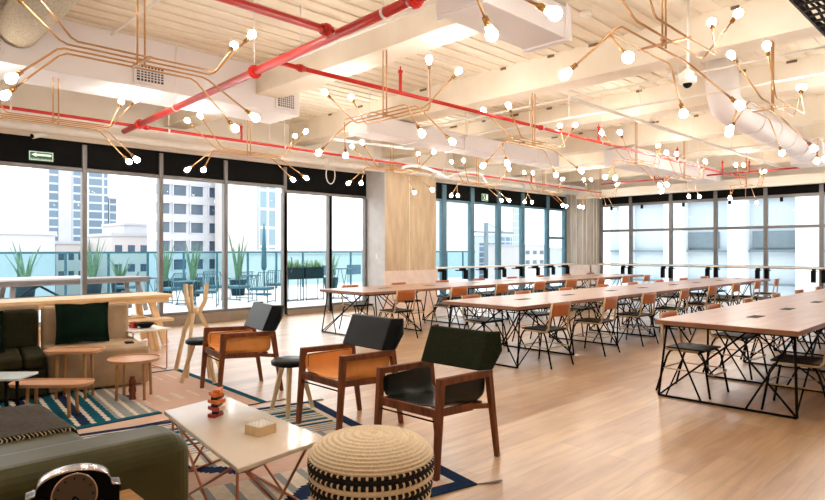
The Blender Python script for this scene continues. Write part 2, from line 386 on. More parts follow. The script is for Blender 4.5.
MB().tube([(7.40, YW - .06, .95), (7.40, YW - .1, .97), (7.40, YW - .1, 1.25), (7.40, YW - .06, 1.27)], .012).build('door_handle', 'alu', d)
w = glazing_y('window_2', [8.48, 9.56], .20, 2.68, 'alu', 'glass', 'narrow terrace window between the door and the wide column')
MB().box(8.53, 9.56, YW - .09, YW + .09, 0, .15).build('sill', 'sill', w, bevel=.006)
w = glazing_y('window_3', [11.40, 12.37, 13.57, 14.84, 16.08, 17.5, 18.6], .2, 2.775, 'teal_frame', 'glass_b', 'blue-framed windows between the two concrete columns', mw=.17)
MB().box(11.4, 18.6, YW - .06, YW + .06, 0, .15).box(17.6, 18.6, YW - .03, YW + .03, 1.80, 1.88).build('sill', 'teal_frame', w)
# right wall ---------------------------------------------------------------
ys = [10.44, 9.37, 8.04, 6.7, 5.35, 4.0, 2.65, 1.3, 0, -1.3, -2.6, -4]
f = MB(); g = MB()
for yy in ys: f.box(XW - .06, XW + .06, yy - .05, yy + .05, .02, 3.2)
f.box(XW - .05, XW + .05, -4, 10.44, 2.9, 2.98); f.box(XW - .045, XW + .045, -4, 10.44, 2.04, 2.12); f.box(XW - .045, XW + .045, -4, 10.44, .90, .98); f.box(XW - .05, XW + .05, -4, 10.44, 0, .10)
for a, b in zip(ys, ys[1:]):
    for z0, z1 in ((.1, .90), (.98, 2.04), (2.12, 2.9)): g.box(XW - .006, XW + .006, b + .05, a - .05, z0, z1)
w = struct('window_4', f, 'alu', 'wall of tall grey-framed windows at the right', 'window', bevel=.005); g.build('pane', 'glass_b', w)
ss = MB()
for yy in ys[:-1]: ss.box(XW - .11, XW - .06, yy - .45, yy - .38, 2.78, 2.9)
ss.build('vent_catch', 'rod', w)
struct('wall_right', MB().box(XW, XW + .15, -4, YW, 3.3, ZS), 'plaster', 'cream upper wall over the right windows', 'wall')
struct('trim_9', MB().box(XW - .02, XW + .1, -4, 10.44, 2.98, 3.3), 'black', 'black fascia band over the right windows', 'fascia')
struct('trim_10', MB().box(18.55, XW, -4, 11.0, 3.22, 3.44).box(18.45, 18.6, -4, 10.9, 3.16, 3.24), 'plaster', 'cream soffit along the right window wall', 'soffit', bevel=.02)
# window counters
def counter(name, pts, label):
    t = thing(name, label, 'counter', (pts[0][0], pts[0][1], 0)); o = Vector((pts[0][0], pts[0][1], 0))
    return t, o
t = thing('window_counter', 'white rail-like counter on black brackets under the blue-framed windows', 'counter', (11.4, 11.0, 0))
MB().box(0.0, 7.15, 0, .3, .93, .97).build('counter_top', 'whitem', t, bevel=.004)
for k in range(8):
    x = .55 + k * .88; MB().box(x - .0, x + .09, .01, .10, .62, .88).box(x + .02, x + .06, .05, .28, .86, .93).box(x + .03, x + .05, .05, .43, .84, .87).build('bracket', 'rod', t)
t = thing('window_counter', 'long white rail-like counter on black brackets along the right windows', 'counter', (18.85, -3.5, 0))
MB().box(0, .3, 0, 13.8, .93, .97).build('counter_top', 'whitem', t, bevel=.004)
for yy in ys[1:-1]:
    for dd in (-.12, .12): 
        y = yy + 3.5 + dd; MB().box(.06, .16, y - .05, y + .05, .56, .88).box(.05, .28, y - .02, y + .02, .84, .93).box(.1, .43, y - .015, y + .015, .84, .87).build('bracket', 'rod', t)

# exit signs, cameras --------------------------------------------------------
def exit_sign(x, z, w, h, label, arrow=True):
    t = thing('exit_sign', label, 'exit sign', (x, YW - .025, z))
    MB().box(-w / 2, w / 2, -.02, 0, -h / 2, h / 2).build('sign_board', 'green_sign', t, bevel=.003)
    s = MB(); e = .006
    for a, b, c, d_ in ((-w / 2 + .01, w / 2 - .01, h / 2 - .018, h / 2 - .01), (-w / 2 + .01, w / 2 - .01, -h / 2 + .01, -h / 2 + .018), (-w / 2 + .01, -w / 2 + .018, -h / 2 + .01, h / 2 - .01), (w / 2 - .018, w / 2 - .01, -h / 2 + .01, h / 2 - .01)):
        s.box(a, b, -.024, -.0205, c, d_)
    s.build('sign_border', 'sign_white', t)
    if arrow:
        zc = h * .12; aw = w * .40
        poly = [(-aw, zc), (-aw * .45, zc + h * .24), (-aw * .55, zc + h * .11), (aw, zc + h * .11), (aw, zc - h * .11), (-aw * .55, zc - h * .11), (-aw * .45, zc - h * .24)]
        n = len(poly); vs = [(x_, -.026, z_) for x_, z_ in poly] + [(x_, -.0205, z_) for x_, z_ in poly]
        MB().add(vs, [tuple(range(n)), tuple(range(n, 2 * n))[::-1]] + [(i, n + i, n + (i + 1) % n, (i + 1) % n) for i in range(n)]).build('arrow', 'sign_white', t)
        cu = bpy.data.curves.new('lettering', 'FONT'); cu.body = 'RUTA DE EVACUACION'; cu.size = .028; cu.align_x = 'CENTER'; cu.extrude = .001
        cu.materials.append(M['sign_white']); o = bpy.data.objects.new('lettering', cu); COL.objects.link(o); o.parent = t
        dg = bpy.context.evaluated_depsgraph_get(); me = bpy.data.meshes.new_from_object(o.evaluated_get(dg)); bpy.data.objects.remove(o)
        o = bpy.data.objects.new('lettering', me); COL.objects.link(o); o.parent = t
        o.location = (0, -.0225, -h / 2 + .02); o.rotation_euler = (PI / 2, 0, 0)
    else:
        s = MB()
        s.sphere((-.06, -.03, h * .28), .02); s.bar((-.06, -.03, .04), (-.03, -.03, -.02), .03, .008); s.bar((-.03, -.03, -.02), (-.08, -.03, -.07), .018, .008); s.bar((-.03, -.03, -.02), (.01, -.03, -.07), .018, .008)
        s.box(.05, .12, -.03, -.022, -.07, .08); s.build('pictogram', 'sign_white', t)
exit_sign(2.62, 2.97, .36, .16, 'green exit sign with left arrow on black band, over the left windows')
exit_sign(14.15, 2.99, .3, .22, 'small green running-man exit sign on the black band over the blue-framed windows', False)
t = thing('bullet_camera', 'small white bullet camera under the soffit by the green arrow sign', 'security camera', (2.53, 11.0, 3.36))
MB().tube([(0, 0, 0), (0, 0, -.08)], .02, 8).box(-.05, .05, -.05, .05, -.02, 0).build('mount', 'white', t)
MB().tube([(.08, .05, -.06), (-.14, -.06, -.15)], .045, 12).build('camera_body', 'white', t)
MB().tube([(-.14, -.06, -.15), (-.15, -.065, -.154)], .034, 12).build('lens', 'rod', t)
t = thing('dome_camera', 'white dome security camera hanging below the ceiling at the upper right', 'security camera', (6.84, 2.67, 3.26))
MB().tube([(0, 0, .14), (0, 0, .955)], .012, 6).tube([(.03, 0, .14), (.03, 0, .955)], .008, 6).build('drop_rod', 'white', t)
MB().lathe([(.075, .0), (.095, .015), (.095, .07), (.07, .08), (.07, .12), (.02, .16)], 20).box(-.15, -.09, -.035, .035, .02, .09).build('housing', 'white', t)
MB().sphere((0, 0, 0), .05, 14, 8).build('lens_dome', 'rod', t)

# pipes ----------------------------------------------------------------------
def pipe(label, p, q, r, coups=(), heads=(), name='sprinkler_pipe', m='red', hang=True):
    p = Vector(p); q = Vector(q); t = thing(name, label, 'pipe', p)
    v = q - p; MB().tube([(0, 0, 0), v], r, 14).build('pipe_run', m, t)
    for c in coups:
        d_ = v.normalized(); c_ = v * c
        MB().tube([c_ - d_ * .05, c_ + d_ * .05], r * 1.35, 12).tube([c_ - d_ * .018, c_ + d_ * .018], r * 1.7, 12).build('coupling', 'red' if m == 'red' else 'whitem', t)
    for h in heads:
        b = v * h; MB().tube([b, b + Vector((0, 0, .24))], r * .85, 8).tube([b + Vector((0, 0, .24)), b + Vector((0, 0, .27))], .03, 8).tube([b + Vector((0, 0, .27)), b + Vector((0, 0, .32))], .009, 6).build('sprinkler_head', m, t)
    if hang:
        L = v.length; k = 1
        while k * 2.2 < L:
            b = v * (k * 2.2 / L); hg = MB()
            hg.tube([b + Vector((0, 0, r * 1.3)), b + Vector((0, 0, ZS - p.z - b.z))], .006, 6)
            d_ = v.normalized(); hg.tube([b - d_ * .012, b + d_ * .012], r * 1.25, 12)
            hg.build('hanger', 'whitem', t); k += 1
    return t
pipe('thick red sprinkler main running diagonally across the upper left ceiling', (3.52, 10.25, 3.34), (3.02, -2.5, 3.34), .043, (.06, .345, .545, .62))
pipe('thick red branch pipe joining the red main from the top of the photo', (-1.0, 4.30, 3.34), (3.22, 4.30, 3.34), .035, (.985,))
pipe('thin red branch pipe running from the red main toward the far right', (3.32, 5.36, 3.33), (17.6, 5.36, 3.33), .024, (.02, .33), (.12, .455, .69, .88))
pipe('thin red sprinkler pipe running along the terrace window wall', (-2.5, 9.9, 3.42), (18.3, 9.9, 3.30), .024, (.3,), (.38, .595, .81,))
pipe('thin red sprinkler pipe along the far right ceiling', (17.2, 9.3, 3.45), (17.2, 1.0, 3.45), .022, (), (.2, .5, .8))
pipe('fat white pipe running along the soffit over the left windows', (-2.5, 10.8, 3.33), (18.3, 10.8, 3.33), .065, (.5, .66, .85), name='wall_pipe', m='whitem', hang=False)
pipe('grey-white pipe beside the fat white pipe over the left windows', (-2.5, 10.45, 3.47), (18.2, 10.45, 3.47), .045, (), name='wall_pipe', m='duct')
pipe('thin white conduit crossing the ceiling beside the lagged duct', (2.6, 8.0, 4.1), (2.6, -2, 4.1), .014, (), name='ceiling_conduit', m='whitem', hang=False)
pipe('thin white conduit crossing the ceiling left of the red main', (3.9, 8.0, 3.62), (3.9, -2, 3.62), .016, (), name='ceiling_conduit', m='whitem')
pipe('white conduit crossing the middle ceiling above the tables', (8.9, 9.8, 3.62), (8.9, -2, 3.62), .018, (), name='ceiling_conduit', m='whitem')
pipe('white conduit crossing the ceiling past the dome camera', (7.9, 9.8, 3.66), (7.9, -2, 3.66), .014, (), name='ceiling_conduit', m='whitem')
pipe('white conduit crossing the far ceiling near the right windows', (13.9, 9.8, 3.60), (13.9, -2, 3.60), .022, (), name='ceiling_conduit', m='whitem')
pipe('white pipe running lengthwise above the middle long table', (7.6, 4.6, 3.58), (18.2, 4.6, 3.58), .03, (.3,), name='ceiling_conduit', m='whitem')
# ducts
def duct(label, x0, x1, y0, y1, z0, z1, m='duct'):
    t = thing('air_duct', label, 'duct', (x0, y0, z0))
    MB().box(0, x1 - x0, 0, y1 - y0, 0, z1 - z0).build('duct_body', m, t, bevel=.008)
    L = x1 - x0; k = 0.02
    while k < L:
        MB().box(k, k + .035, -.02, y1 - y0 + .02, -.02, z1 - z0 + .0).box(k + .01, k + .02, -.018, -.01, z1 - z0, ZS - z0).build('flange', m, t); k += 1.24
    MB().box(L - .035, L, -.02, y1 - y0 + .02, -.02, z1 - z0).build('flange', m, t)
    return t
duct('rectangular white duct above the thin conduits at top centre of the photo', 3.75, 5.09, 3.08, 3.55, 3.42, 3.72)
duct('long rectangular white duct above the wide concrete column', 6.6, 12.5, 7.85, 8.35, 3.42, 3.72)
duct('boxed white duct end over the far end of the middle long table', 12.9, 18.2, 6.2, 6.9, 3.36, 3.72)
t = thing('round_duct', 'fat round white duct with a flared end at the right of the ceiling', 'duct', (9.6, 3.15, 3.5))
MB().tube([(-.3, 0, .65), (-.25, 0, .2), (-.1, 0, .03), (.15, 0.0, 0), (5.3, .2, 0)], .22, 24).build('duct_body', 'duct', t)
r_ = MB()
for k in range(1, 5): MB().tube([(k * 1.05, k * .034, 0), (k * 1.05 + .03, k * .034, 0)], .232, 24).tube([(k * 1.05 + .015, k * .034, .2), (k * 1.05 + .015, k * .034, .68)], .006, 5).build('seam_ring', 'duct', t)
MB().box(5.2, 6.0, -.1, .5, -.26, .2).build('end_box', 'duct', t, bevel=.02)
# cable tray
t = thing('cable_tray', 'dark ladder cable tray at the top right corner of the photo', 'cable tray', (4.6, 1.0, 3.52))
MB().box(0, 7, 0, .02, 0, .06).box(0, 7, .42, .44, 0, .06).build('side_rail', 'tray', t)
rg = MB()
for k in range(40): rg.box(k * .175, k * .175 + .02, 0, .44, .0, .02)
rg.build('rung', 'tray', t)
cbm = MB()
for k in range(8):
    yy = .05 + k * .05; cbm.tube([(i * .25, yy + .012 * math.sin(i * 1.7 + k), .035 + .008 * math.sin(i * 2.1 + k * 2)) for i in range(29)], .013, 5)
cbm.build('cable_bundle', 'rod', t)
hr = MB()
for x in (1.2, 3.4, 5.6):
    for yy in (.01, .43): hr.tube([(x, yy, .06), (x, yy, .68)], .006, 5)
hr.build('hanger_rod', 'whitem', t)
# white cable loop
lp = [(7.98 + .12 * math.cos(a) * (1 if a < PI else 1), 10.72, 3.07 + .2 * math.sin(a)) for a in [i * 2 * PI / 20 for i in range(20)]]
tag(MB().tube(lp, .012, 6, closed=True).tube([(7.98, 10.72, 3.27), (7.98, 10.76, 3.36)], .012, 6).build('cable_loop', 'whitem'), 'coiled white cable loop hanging from the soffit over the terrace door', 'cable')
pipe('white branch pipe curving over the wide column', (7.0, 9.4, 3.55), (9.2, 9.4, 3.62), .03, (), name='ceiling_conduit', m='duct')
hl = MB(); hp = [(9.1 + i * .2, 9.62 + .12 * math.sin(i * .9), 3.22 + .10 * math.sin(i * .7)) for i in range(16)]
tag(hl.tube(hp, .035, 8).tube([(10.5, 9.62, 3.25), (10.5, 9.62, 4.19)], .005, 5).build('flexible_hose', 'duct'), 'flexible cream hose looping above the wide concrete column', 'hose')
for i, (x, y, lab) in enumerate(((2.9, 4.2, 'near the first brass light'), (6.3, 3.6, 'right of the white duct end'), (9.4, 3.9, 'above the middle long table'), (11.5, 7.2, 'above the far long table'))):
    tag(MB().lathe([(.0, 0), (.055, .0), (.07, .02), (.07, .05)], 16).build('smoke_detector', 'white', loc=(x, y, ZS - .095)), 'round white smoke detector on the ceiling ' + lab, 'smoke detector')

# ------------------------------------------------------------------ brass tube lights
LIGHTS = [
    (1.93, 5.22, [(-0.77, 0.10, 0.42), (-0.86, 0.30, 0.42), (-.95, -0.12, -0.35), (-0.88, 0.48, -0.35)], [(0.96, 0.22, 0.42), (0.93, -0.18, 0.42), (0.96, -0.19, -0.35), (1.07, 0.40, -0.35)], 'x', 'nearest the upper left corner, before the bulkhead'),
    (2.08, 8.38, [(-0.76, -0.22, 0.42), (-1.0, -0.09, 0.42), (-0.98, 0.05, -0.35), (-0.81, 0.21, -0.35)], [(0.83, 0.19, 0.42), (0.92, -0.11, 0.42), (1.01, 0.12, -0.35), (1.0, 0.39, -0.35)], 'x', 'before the exit arrow sign'),
    (5.02, 8.95, [(-0.99, -0.33, 0.42), (-0.98, 0.13, 0.42), (-1.0, 0.08, -0.35), (-0.82, -0.09, -0.35)], [(0.93, 0.07, 0.42), (0.82, -0.43, 0.42), (0.9, -0.32, -0.35), (0.9, 0.08, -0.35)], 'x', 'just left of the terrace door'),
    (8.01, 8.77, [(-0.85, -0.11, 0.42), (-0.7, 0.37, 0.42), (-1.07, 0.02, -0.35), (-0.93, -0.18, -0.35)], [(0.87, 0.15, 0.42), (0.93, -0.25, 0.42), (0.93, -0.21, -0.35), (1.02, 0.41, -0.35)], 'x', 'right before the wide concrete column'),
    (11.2, 9.25, [(-0.96, -0.39, 0.42), (-1.02, -0.08, 0.42), (-1.05, -0.1, -0.35), (-0.92, -0.19, -0.35)], [(0.84, -0.3, 0.42), (1.0, -0.18, 0.42), (0.98, -0.2, -0.35), (0.88, -0.05, -0.35)], 'x', 'at the left end of the blue-framed windows'),
    (13.93, 9.22, [(-0.8, -0.21, 0.42), (-1.01, -0.08, 0.42), (-1.04, -0.12, -0.35), (-0.87, -0.23, -0.35)], [(0.98, 0.0, 0.42), (1.0, 0.06, 0.42), (1.06, -0.05, -0.35), (0.8, -0.1, -0.35)], 'x', 'at the right end of the blue-framed windows'),
    (4.71, 5.28, [(-0.87, 0.16, 0.42), (-0.81, -0.38, 0.42), (-0.68, -0.42, -0.35), (-0.78, 0.17, -0.35)], [(0.94, -0.25, 0.42), (0.97, 0.15, 0.42), (1.02, 0.21, -0.35), (0.94, -0.16, -0.35)], 'y', 'turned crosswise under the thin red branch pipe'),
    (7.60, 5.20, [(-0.83, -0.15, 0.42), (-0.84, 0.28, 0.42), (-0.7, 0.4, -0.35), (-0.65, 0.0, -0.35)], [(0.9, 0.12, 0.42), (1.02, -0.09, 0.42), (0.83, -0.31, -0.35), (0.98, 0.24, -0.35)], 'x', 'above the left half of the middle long table'),
    (4.60, 1.97, [(-0.70, -0.1, 0.42), (-0.9, 0.1, 0.42), (-0.88, 0.32, -0.35), (-0.93, -0.17, -0.35)], [(0.98, -0.0, 0.42), (0.93, -0.23, 0.42), (0.98, -0.23, -0.35), (0.95, 0.23, -0.35)], 'x', 'large and near at top right, by the dome camera'),
    (7.60, 2.04, [(-1.01, -0.22, 0.42), (-0.97, 0.12, 0.42), (-1.0, 0.12, -0.35), (-0.8, 0.19, -0.35)], [(0.99, -0.03, 0.42), (1.02, -0.06, 0.42), (0.96, -0.19, -0.35), (1.07, 0.18, -0.35)], 'x', 'above the near end of the right-hand long table'),
    (1.80, 2.05, [(-0.76, -0.22, 0.42), (-0.99, -0.02, 0.42), (-0.9, 0.08, -0.35), (-0.85, 0.14, -0.35)], [(0.8, -0.15, 0.42), (1.02, -0.09, 0.42), (0.93, .10, -0.35), (0.92, -0.32, -0.35)], 'x', 'at the top centre edge, only two big bulbs showing'),
    (10.5, 5.00, [(-0.84, -0.11, 0.42), (-1.01, 0.13, 0.42), (-1.07, 0.03, -0.35), (-0.81, -0.02, -0.35)], [(0.97, 0.02, 0.42), (1.0, 0.04, 0.42), (0.84, -0.2, -0.35), (0.9, -0.04, -0.35)], 'x', 'above the middle of the middle long table'),
    (10.6, 1.95, None, None, 'x', 'above the right-hand table, under the round duct'),
    (13.4, 5.30, None, None, 'x', 'above the far half of the middle long table'),
    (13.6, 2.00, None, None, 'x', 'at the right edge beyond the round duct'),
    (16.4, 8.90, None, None, 'x', 'in the far corner before the grey corner column'),
    (16.3, 4.95, None, None, 'x', 'above the far end of the middle long table'),
    (16.5, 2.40, None, None, 'x', 'before the right windows, at the far right'),
]
BZ = 3.0
bulbme = None
for (cx, cy, Lf, Rt, ax, where) in LIGHTS:
    t = thing('tube_chandelier', 'brass globe-bulb ceiling light ' + where, 'ceiling light', (cx, cy, BZ), PI / 2 if ax == 'y' else 0, 'brass tube lights with globe bulbs')
    h = .56
    if Lf is None:
        rr = lambda: random.uniform(-.06, .06)
        Lf = [(-.77 + rr(), -.18 + rr(), .42), (-1 + rr(), -.06 + rr(), .42), (-1 + rr(), .06 + rr(), -.35), (-.78 + rr(), .18 + rr(), -.35)]
        Rt = [(.77 + rr(), -.18 + rr(), .42), (1 + rr(), -.06 + rr(), .42), (1 + rr(), .06 + rr(), -.35), (.78 + rr(), .18 + rr(), -.35)]
    for k, ty in enumerate((-.18, -.06, .06, .18)):
        st = (0, .04, .03, -.02)[k]; a = Vector((-h - st, ty, 0)); b = Vector((h + st, ty, 0)); l = Vector(Lf[k]); r = Vector(Rt[k])
        dl = (a - l).normalized(); dr = (b - r).normalized()
        MB().tube([l + dl * .09, a - (a - l) * .06, a + Vector((.03, 0, 0)), b - Vector((.03, 0, 0)), b - (b - r) * .06, r + dr * .09], .0085, 7).build('tube_arm', 'brasspipe', t)
        for c, dd in ((l, dl), (r, dr)):
            bo = MB().sphere(c, .036, 14, 10).tube([c + dd * .03, c + dd * .055], .026, 10, r2=.018).build('bulb', 'bulb', t)
            MB().tube([c + dd * .05, c + dd * .11], .0185, 10).build('socket', 'brass', bo)
    for dx in (-.03, .03):
        MB().tube([(dx, .0, -.03), (dx, .0, ZS - BZ - .045)], .0085, 7).build('drop_rod', 'brasspipe', t)
    MB().bar((0, -.2, .0), (0, .2, .0), .03, .012).tube([(-.05, 0, .02), (.05, 0, .02)], .012, 6).build('cross_bracket', 'brasspipe', t)

# ------------------------------------------------------------------ long tables
def long_table(x0, y0, L, label, Wd=1.22):
    t = thing('long_table', label, 'table', (x0, y0, 0), 0, 'long timber worktables')
    MB().box(0, L, 0, Wd, .743, .75).build('table_top', 'tabletop', t, bevel=.004)
    MB().box(0.001, L - .001, .001, Wd - .001, .704, .743).build('edge_band', 'edge', t)
    n = int(L / 2.5)
    for k in range(n):
        xa = k * 2.5 + .04; xb = xa + 1.28; fr = MB(); r = .0115
        for x, s in ((xa, 1), (xb, -1)):
            fr.tube([(x, .02, r), (x, Wd - .02, r)], r, 6)
            for y in (.02, Wd - .02):
                fr.tube([(x, y, r), (x + s * .10, y + (.04 if y < .5 else -.04), .70)], r, 6)
            fr.tube([(x, .02, r), (x + s * .35, Wd * .62, .70)], r * .8, 6); fr.tube([(x, Wd - .02, r), (x + s * .35, Wd * .38, .70)], r * .8, 6)
            fr.tube([(x, .42, r), (x + s * .12, .06, .70)], r * .8, 6); fr.tube([(x, Wd - .42, r), (x + s * .12, Wd - .06, .70)], r * .8, 6)
            fr.tube([(x + s * .08, .04, .69), (x + s * .08, Wd - .04, .69)], r, 6)
        for y in (.06, Wd - .06):
            fr.tube([(xa, y - .03, r), (xb - .3, y, .70)], r * .7, 6); fr.tube([(xb, y - .03, r), (xa + .3, y, .70)], r * .7, 6)
            fr.tube([(xa + .05, y, .69), (xb - .05, y, .69)], r, 6)
        fr.build('trestle_frame', 'rod', t)
        for xx in (.85, 2.0):
            f = MB().box(k * 2.5 + xx, k * 2.5 + xx + .26, Wd / 2 - .05, Wd / 2 + .05, .7505, .753).build('socket_flap', 'rod', t)
    return t
T1 = long_table(6.25, 7.50, 10.0, 'long timber table farthest left, beside the wide concrete column')
T2 = long_table(5.98, 4.33, 10.0, 'long timber table in the middle of the room')
T3 = long_table(5.86, 1.38, 10.0, 'nearest long timber table, cut by the right edge of the photo')

# ------------------------------------------------------------------ metal chairs
def metal_chair():
    t = thing('dining_chair', '', 'chair')       # faces +y, back at -y
    r = .0105
    MB().box(-.205, .205, -.19, .20, .44, .458).build('seat', 'seatblk', t, bevel=.008)
    for s in (-1, 1):
        MB().tube([(s * .225, .26, .0), (s * .205, .20, .36), (s * .2, .17, .415), (s * .198, .12, .43)], r, 7).build('leg', 'rod', t)
        MB().tube([(s * .225, -.27, .0), (s * .205, -.17, .36), (s * .2, -.14, .415), (s * .198, -.10, .43)], r, 7).build('leg', 'rod', t)
        MB().tube([(s * .2, .14, .43), (s * .2, -.17, .432), (s * .197, -.205, .47), (s * .185, -.25, .785)], r * 1.25, 7).build('back_stile', 'stile', t)
    fb = MB()
    fb.tube([(-.2, .15, .43), (.2, .15, .43)], r, 6); fb.tube([(-.2, -.15, .43), (.2, -.15, .43)], r, 6); fb.build('seat_frame', 'rod', t)
    MB().tube([(-.212, .215, .24), (-.2, .25, .225), (-.15, .262, .22), (.15, .262, .22), (.2, .25, .225), (.212, .215, .24)], .008, 6).tube([(-.215, -.21, .24), (.215, -.21, .24)], .007, 6).tube([(-.214, .22, .24), (-.214, -.21, .24)], .007, 6).tube([(.214, .22, .24), (.214, -.21, .24)], .007, 6).build('foot_ring', 'stile', t)
    rows = []
    for j in range(5):
        z = .62 + j * .041; row = []
        for i in range(9):
            x = -.18 + i * .045; row.append((x, -.226 - (z - .63) * .15 - .022 * (1 - (x / .18) ** 2), z))
        rows.append(row)
    MB().sheet(rows, (0, .012, 0)).build('backrest', 'backtan', t)
    return t
proto = metal_chair(); used = False
ORD = ['first', 'second', 'third', 'fourth', 'fifth', 'sixth', 'seventh', 'eighth', 'ninth']
def place(x, y, rz, label, group):
    global used
    o = copy_tree(proto) if used else proto; used = True
    o.location = (x, y, 0); o.rotation_euler = (0, 0, rz); o['label'] = label; o['group'] = group
for i, x in enumerate((6.74, 8.03, 9.23, 10.49, 11.71, 12.97, 14.21, 15.36)):
    place(x, 7.27, R(random.uniform(-5, 5)), 'tan-backed chair on near side of the far-left long table, %s from its left end' % ORD[i], 'chairs on the near side of the far-left table')
for i, x in enumerate((6.52, 7.75, 8.96, 10.27, 11.53, 12.79, 14.08, 15.42)):
    place(x, 4.30, R(random.uniform(-4, 4)), 'tan-backed chair on near side of the middle long table, %s from its left end' % ORD[i], 'chairs on the near side of the middle table')
for i in range(8):
    place(6.99 + i * 1.24, 8.56, PI + R(random.uniform(-6, 6)), 'chair on far side of the far-left long table, %s from its left end' % ORD[i], 'chairs on the far side of the far-left table')
    place(6.70 + i * 1.26, 5.42, PI + R(random.uniform(-6, 6)), 'chair on far side of the middle long table, %s from its left end' % ORD[i], 'chairs on the far side of the middle table')
for i in range(7):
    place(6.33 + i * 1.26, 2.42, PI + R(random.uniform(-4, 4)), 'chair on far side of the nearest long table, %s from its left end' % ORD[i], 'chairs on the far side of the nearest table')
place(6.28, 1.46, R(3), 'dark metal chair at the right edge, near side of the nearest long table', 'chairs on the near side of the nearest table')
place(6.25, 8.10, -PI / 2 - .1, 'tan-backed chair at the left head of the far-left long table', 'chairs at the table heads') if False else None

# ------------------------------------------------------------------ armchairs
def armchair(label, seatm, backm, loc, rz):
    t = thing('armchair', label, 'armchair', (*loc, 0), rz, 'timber lounge armchairs')
    for s in (-1, 1):
        MB().bar((.30, s * .275, 0), (.25, s * .27, .625), .034, .036, w2=.04, h2=.055, up=(1, 0, 0)).build('leg', 'walnut', t, bevel=.005)
        MB().bar((-.34, s * .275, 0), (-.245, s * .27, .60), .032, .034, w2=.04, h2=.05, up=(1, 0, 0)).build('leg', 'walnut', t, bevel=.005)
        MB().bar((.277, s * .27, .605), (-.27, s * .27, .59), .042, .045).build('armrest', 'walnut', t, bevel=.006)
        MB().bar((.262, s * .245, .405), (-.1, s * .245, .385), .022, .05).bar((-.1, s * .245, .385), (-.285, s * .262, .36), .02, .035).build('side_rail', 'walnut', t, bevel=.004)
    MB().bar((.27, -.262, .405), (.27, .262, .405), .028, .055).build('front_rail', 'walnut', t, bevel=.004)
    MB().bar((-.19, -.25, .38), (-.19, .25, .38), .028, .05).build('rear_rail', 'walnut', t, bevel=.004)
    MB().tube([(.275, -.27, .355), (.275, .27, .355)], .006, 6).build('stretcher_rod', 'rod', t)
    # leather sling
    prof = [(-.246, .585), (-.25, .53), (-.246, .48), (-.225, .45), (-.18, .438), (-.09, .432), (0, .430), (.09, .432), (.18, .438), (.225, .45), (.246, .48), (.25, .53), (.246, .585)]
    rows = []
    for i in range(12):
        f = i / 11; x = .235 - f * .47; dz = -.05 * math.sin(f * PI) * .4 - .03 * f
        row = []
        for j, (y, z) in enumerate(prof):
            w_ = max(0, 1 - abs(y) / .25); xx = x
            if i == 0: xx += .018 * math.cos(y * 50)
            row.append((xx, y, z + dz * (1 if z < .5 else .0) - (.015 * math.cos(f * 9) if .44 < z < .5 else 0)))
        rows.append(row)
    seat = MB().sheet(rows, (0, 0, .012)).build('seat_sling', seatm, t, sub=1)
    st = MB()
    for s in (-1, 1): st.tube([(.225, s * .240, .565), (.225, s * .242, .50), (.225, s * .238, .47)], .0022, 4).tube([(.225, s * .240, .568), (-.2, s * .240, .568)], .0022, 4)
    st.build('stitching', 'rod', seat)
    # folded backrest: centre panel + backswept wings
    b = MB()
    def panel(pts, th):
        n = len(pts); c = [Vector(p) for p in pts]; nn = (c[1] - c[0]).cross(c[2] - c[0]).normalized() * th
        vs = c + [p + nn for p in c]
        b.add(vs, [tuple(range(n)), tuple(range(n, 2 * n))[::-1]] + [(i, n + i, n + (i + 1) % n, (i + 1) % n) for i in range(n)])
    xb, xt = -.135, -.245
    ce = [(xb, -.245, .615), (xb, .245, .615), (xt, .255, .865), (xt, -.255, .865)]
    # one closed body: front outline and back outline, hexagonal in plan
    F_ = [(xb, -.262, .618), (xb, .262, .618), (xt, .262, .868), (xt, -.262, .868)]
    Rw = [(xb - .115, -.300, .615), (xb - .16, -.350, .745), (xt - .095, -.300, .866)]
    Lw = [(xb - .115, .300, .615), (xb - .16, .350, .745), (xt - .095, .300, .866)]
    Bk = [(xb - .045, -.25, .618), (xb - .045, .25, .618), (xt - .045, .25, .868), (xt - .045, -.25, .868)]
    vs = F_ + Rw + Lw + [(p[0] - .03, p[1] * .93, p[2]) for p in Rw] + [(p[0] - .03, p[1] * .93, p[2]) for p in Lw] + Bk
    # idx F 0-3, Rw 4-6, Lw 7-9, Rb 10-12, Lb 13-15, Bk 16-19
    fs = [(0, 1, 2, 3), (0, 3, 6, 5, 4), (1, 7, 8, 9, 2), (16, 10, 11, 12, 19), (17, 18, 15, 14, 13), (16, 19, 18, 17),
          (4, 5, 11, 10), (5, 6, 12, 11), (7, 13, 14, 8), (8, 14, 15, 9), (0, 4, 10, 16), (1, 17, 13, 7), (0, 16, 17, 1), (3, 19, 12, 6), (2, 9, 15, 18), (3, 2, 18, 19)]
    b.add(vs, fs); b.build('backrest', backm, t, bevel=.008, segs=3)
    return t
armchair('timber armchair with tan seat and black folded back, farthest from camera', 'tan', 'blackl', (3.08, 5.68), PI + R(-9))
armchair('timber armchair with tan seat and black folded back, in middle beside black stool', 'tan', 'blackl', (3.11, 3.94), PI + R(-1))
armchair('timber armchair with dark green seat and back, behind the round woven pouf', 'greenl', 'greenf', (3.02, 2.87), PI + R(2))

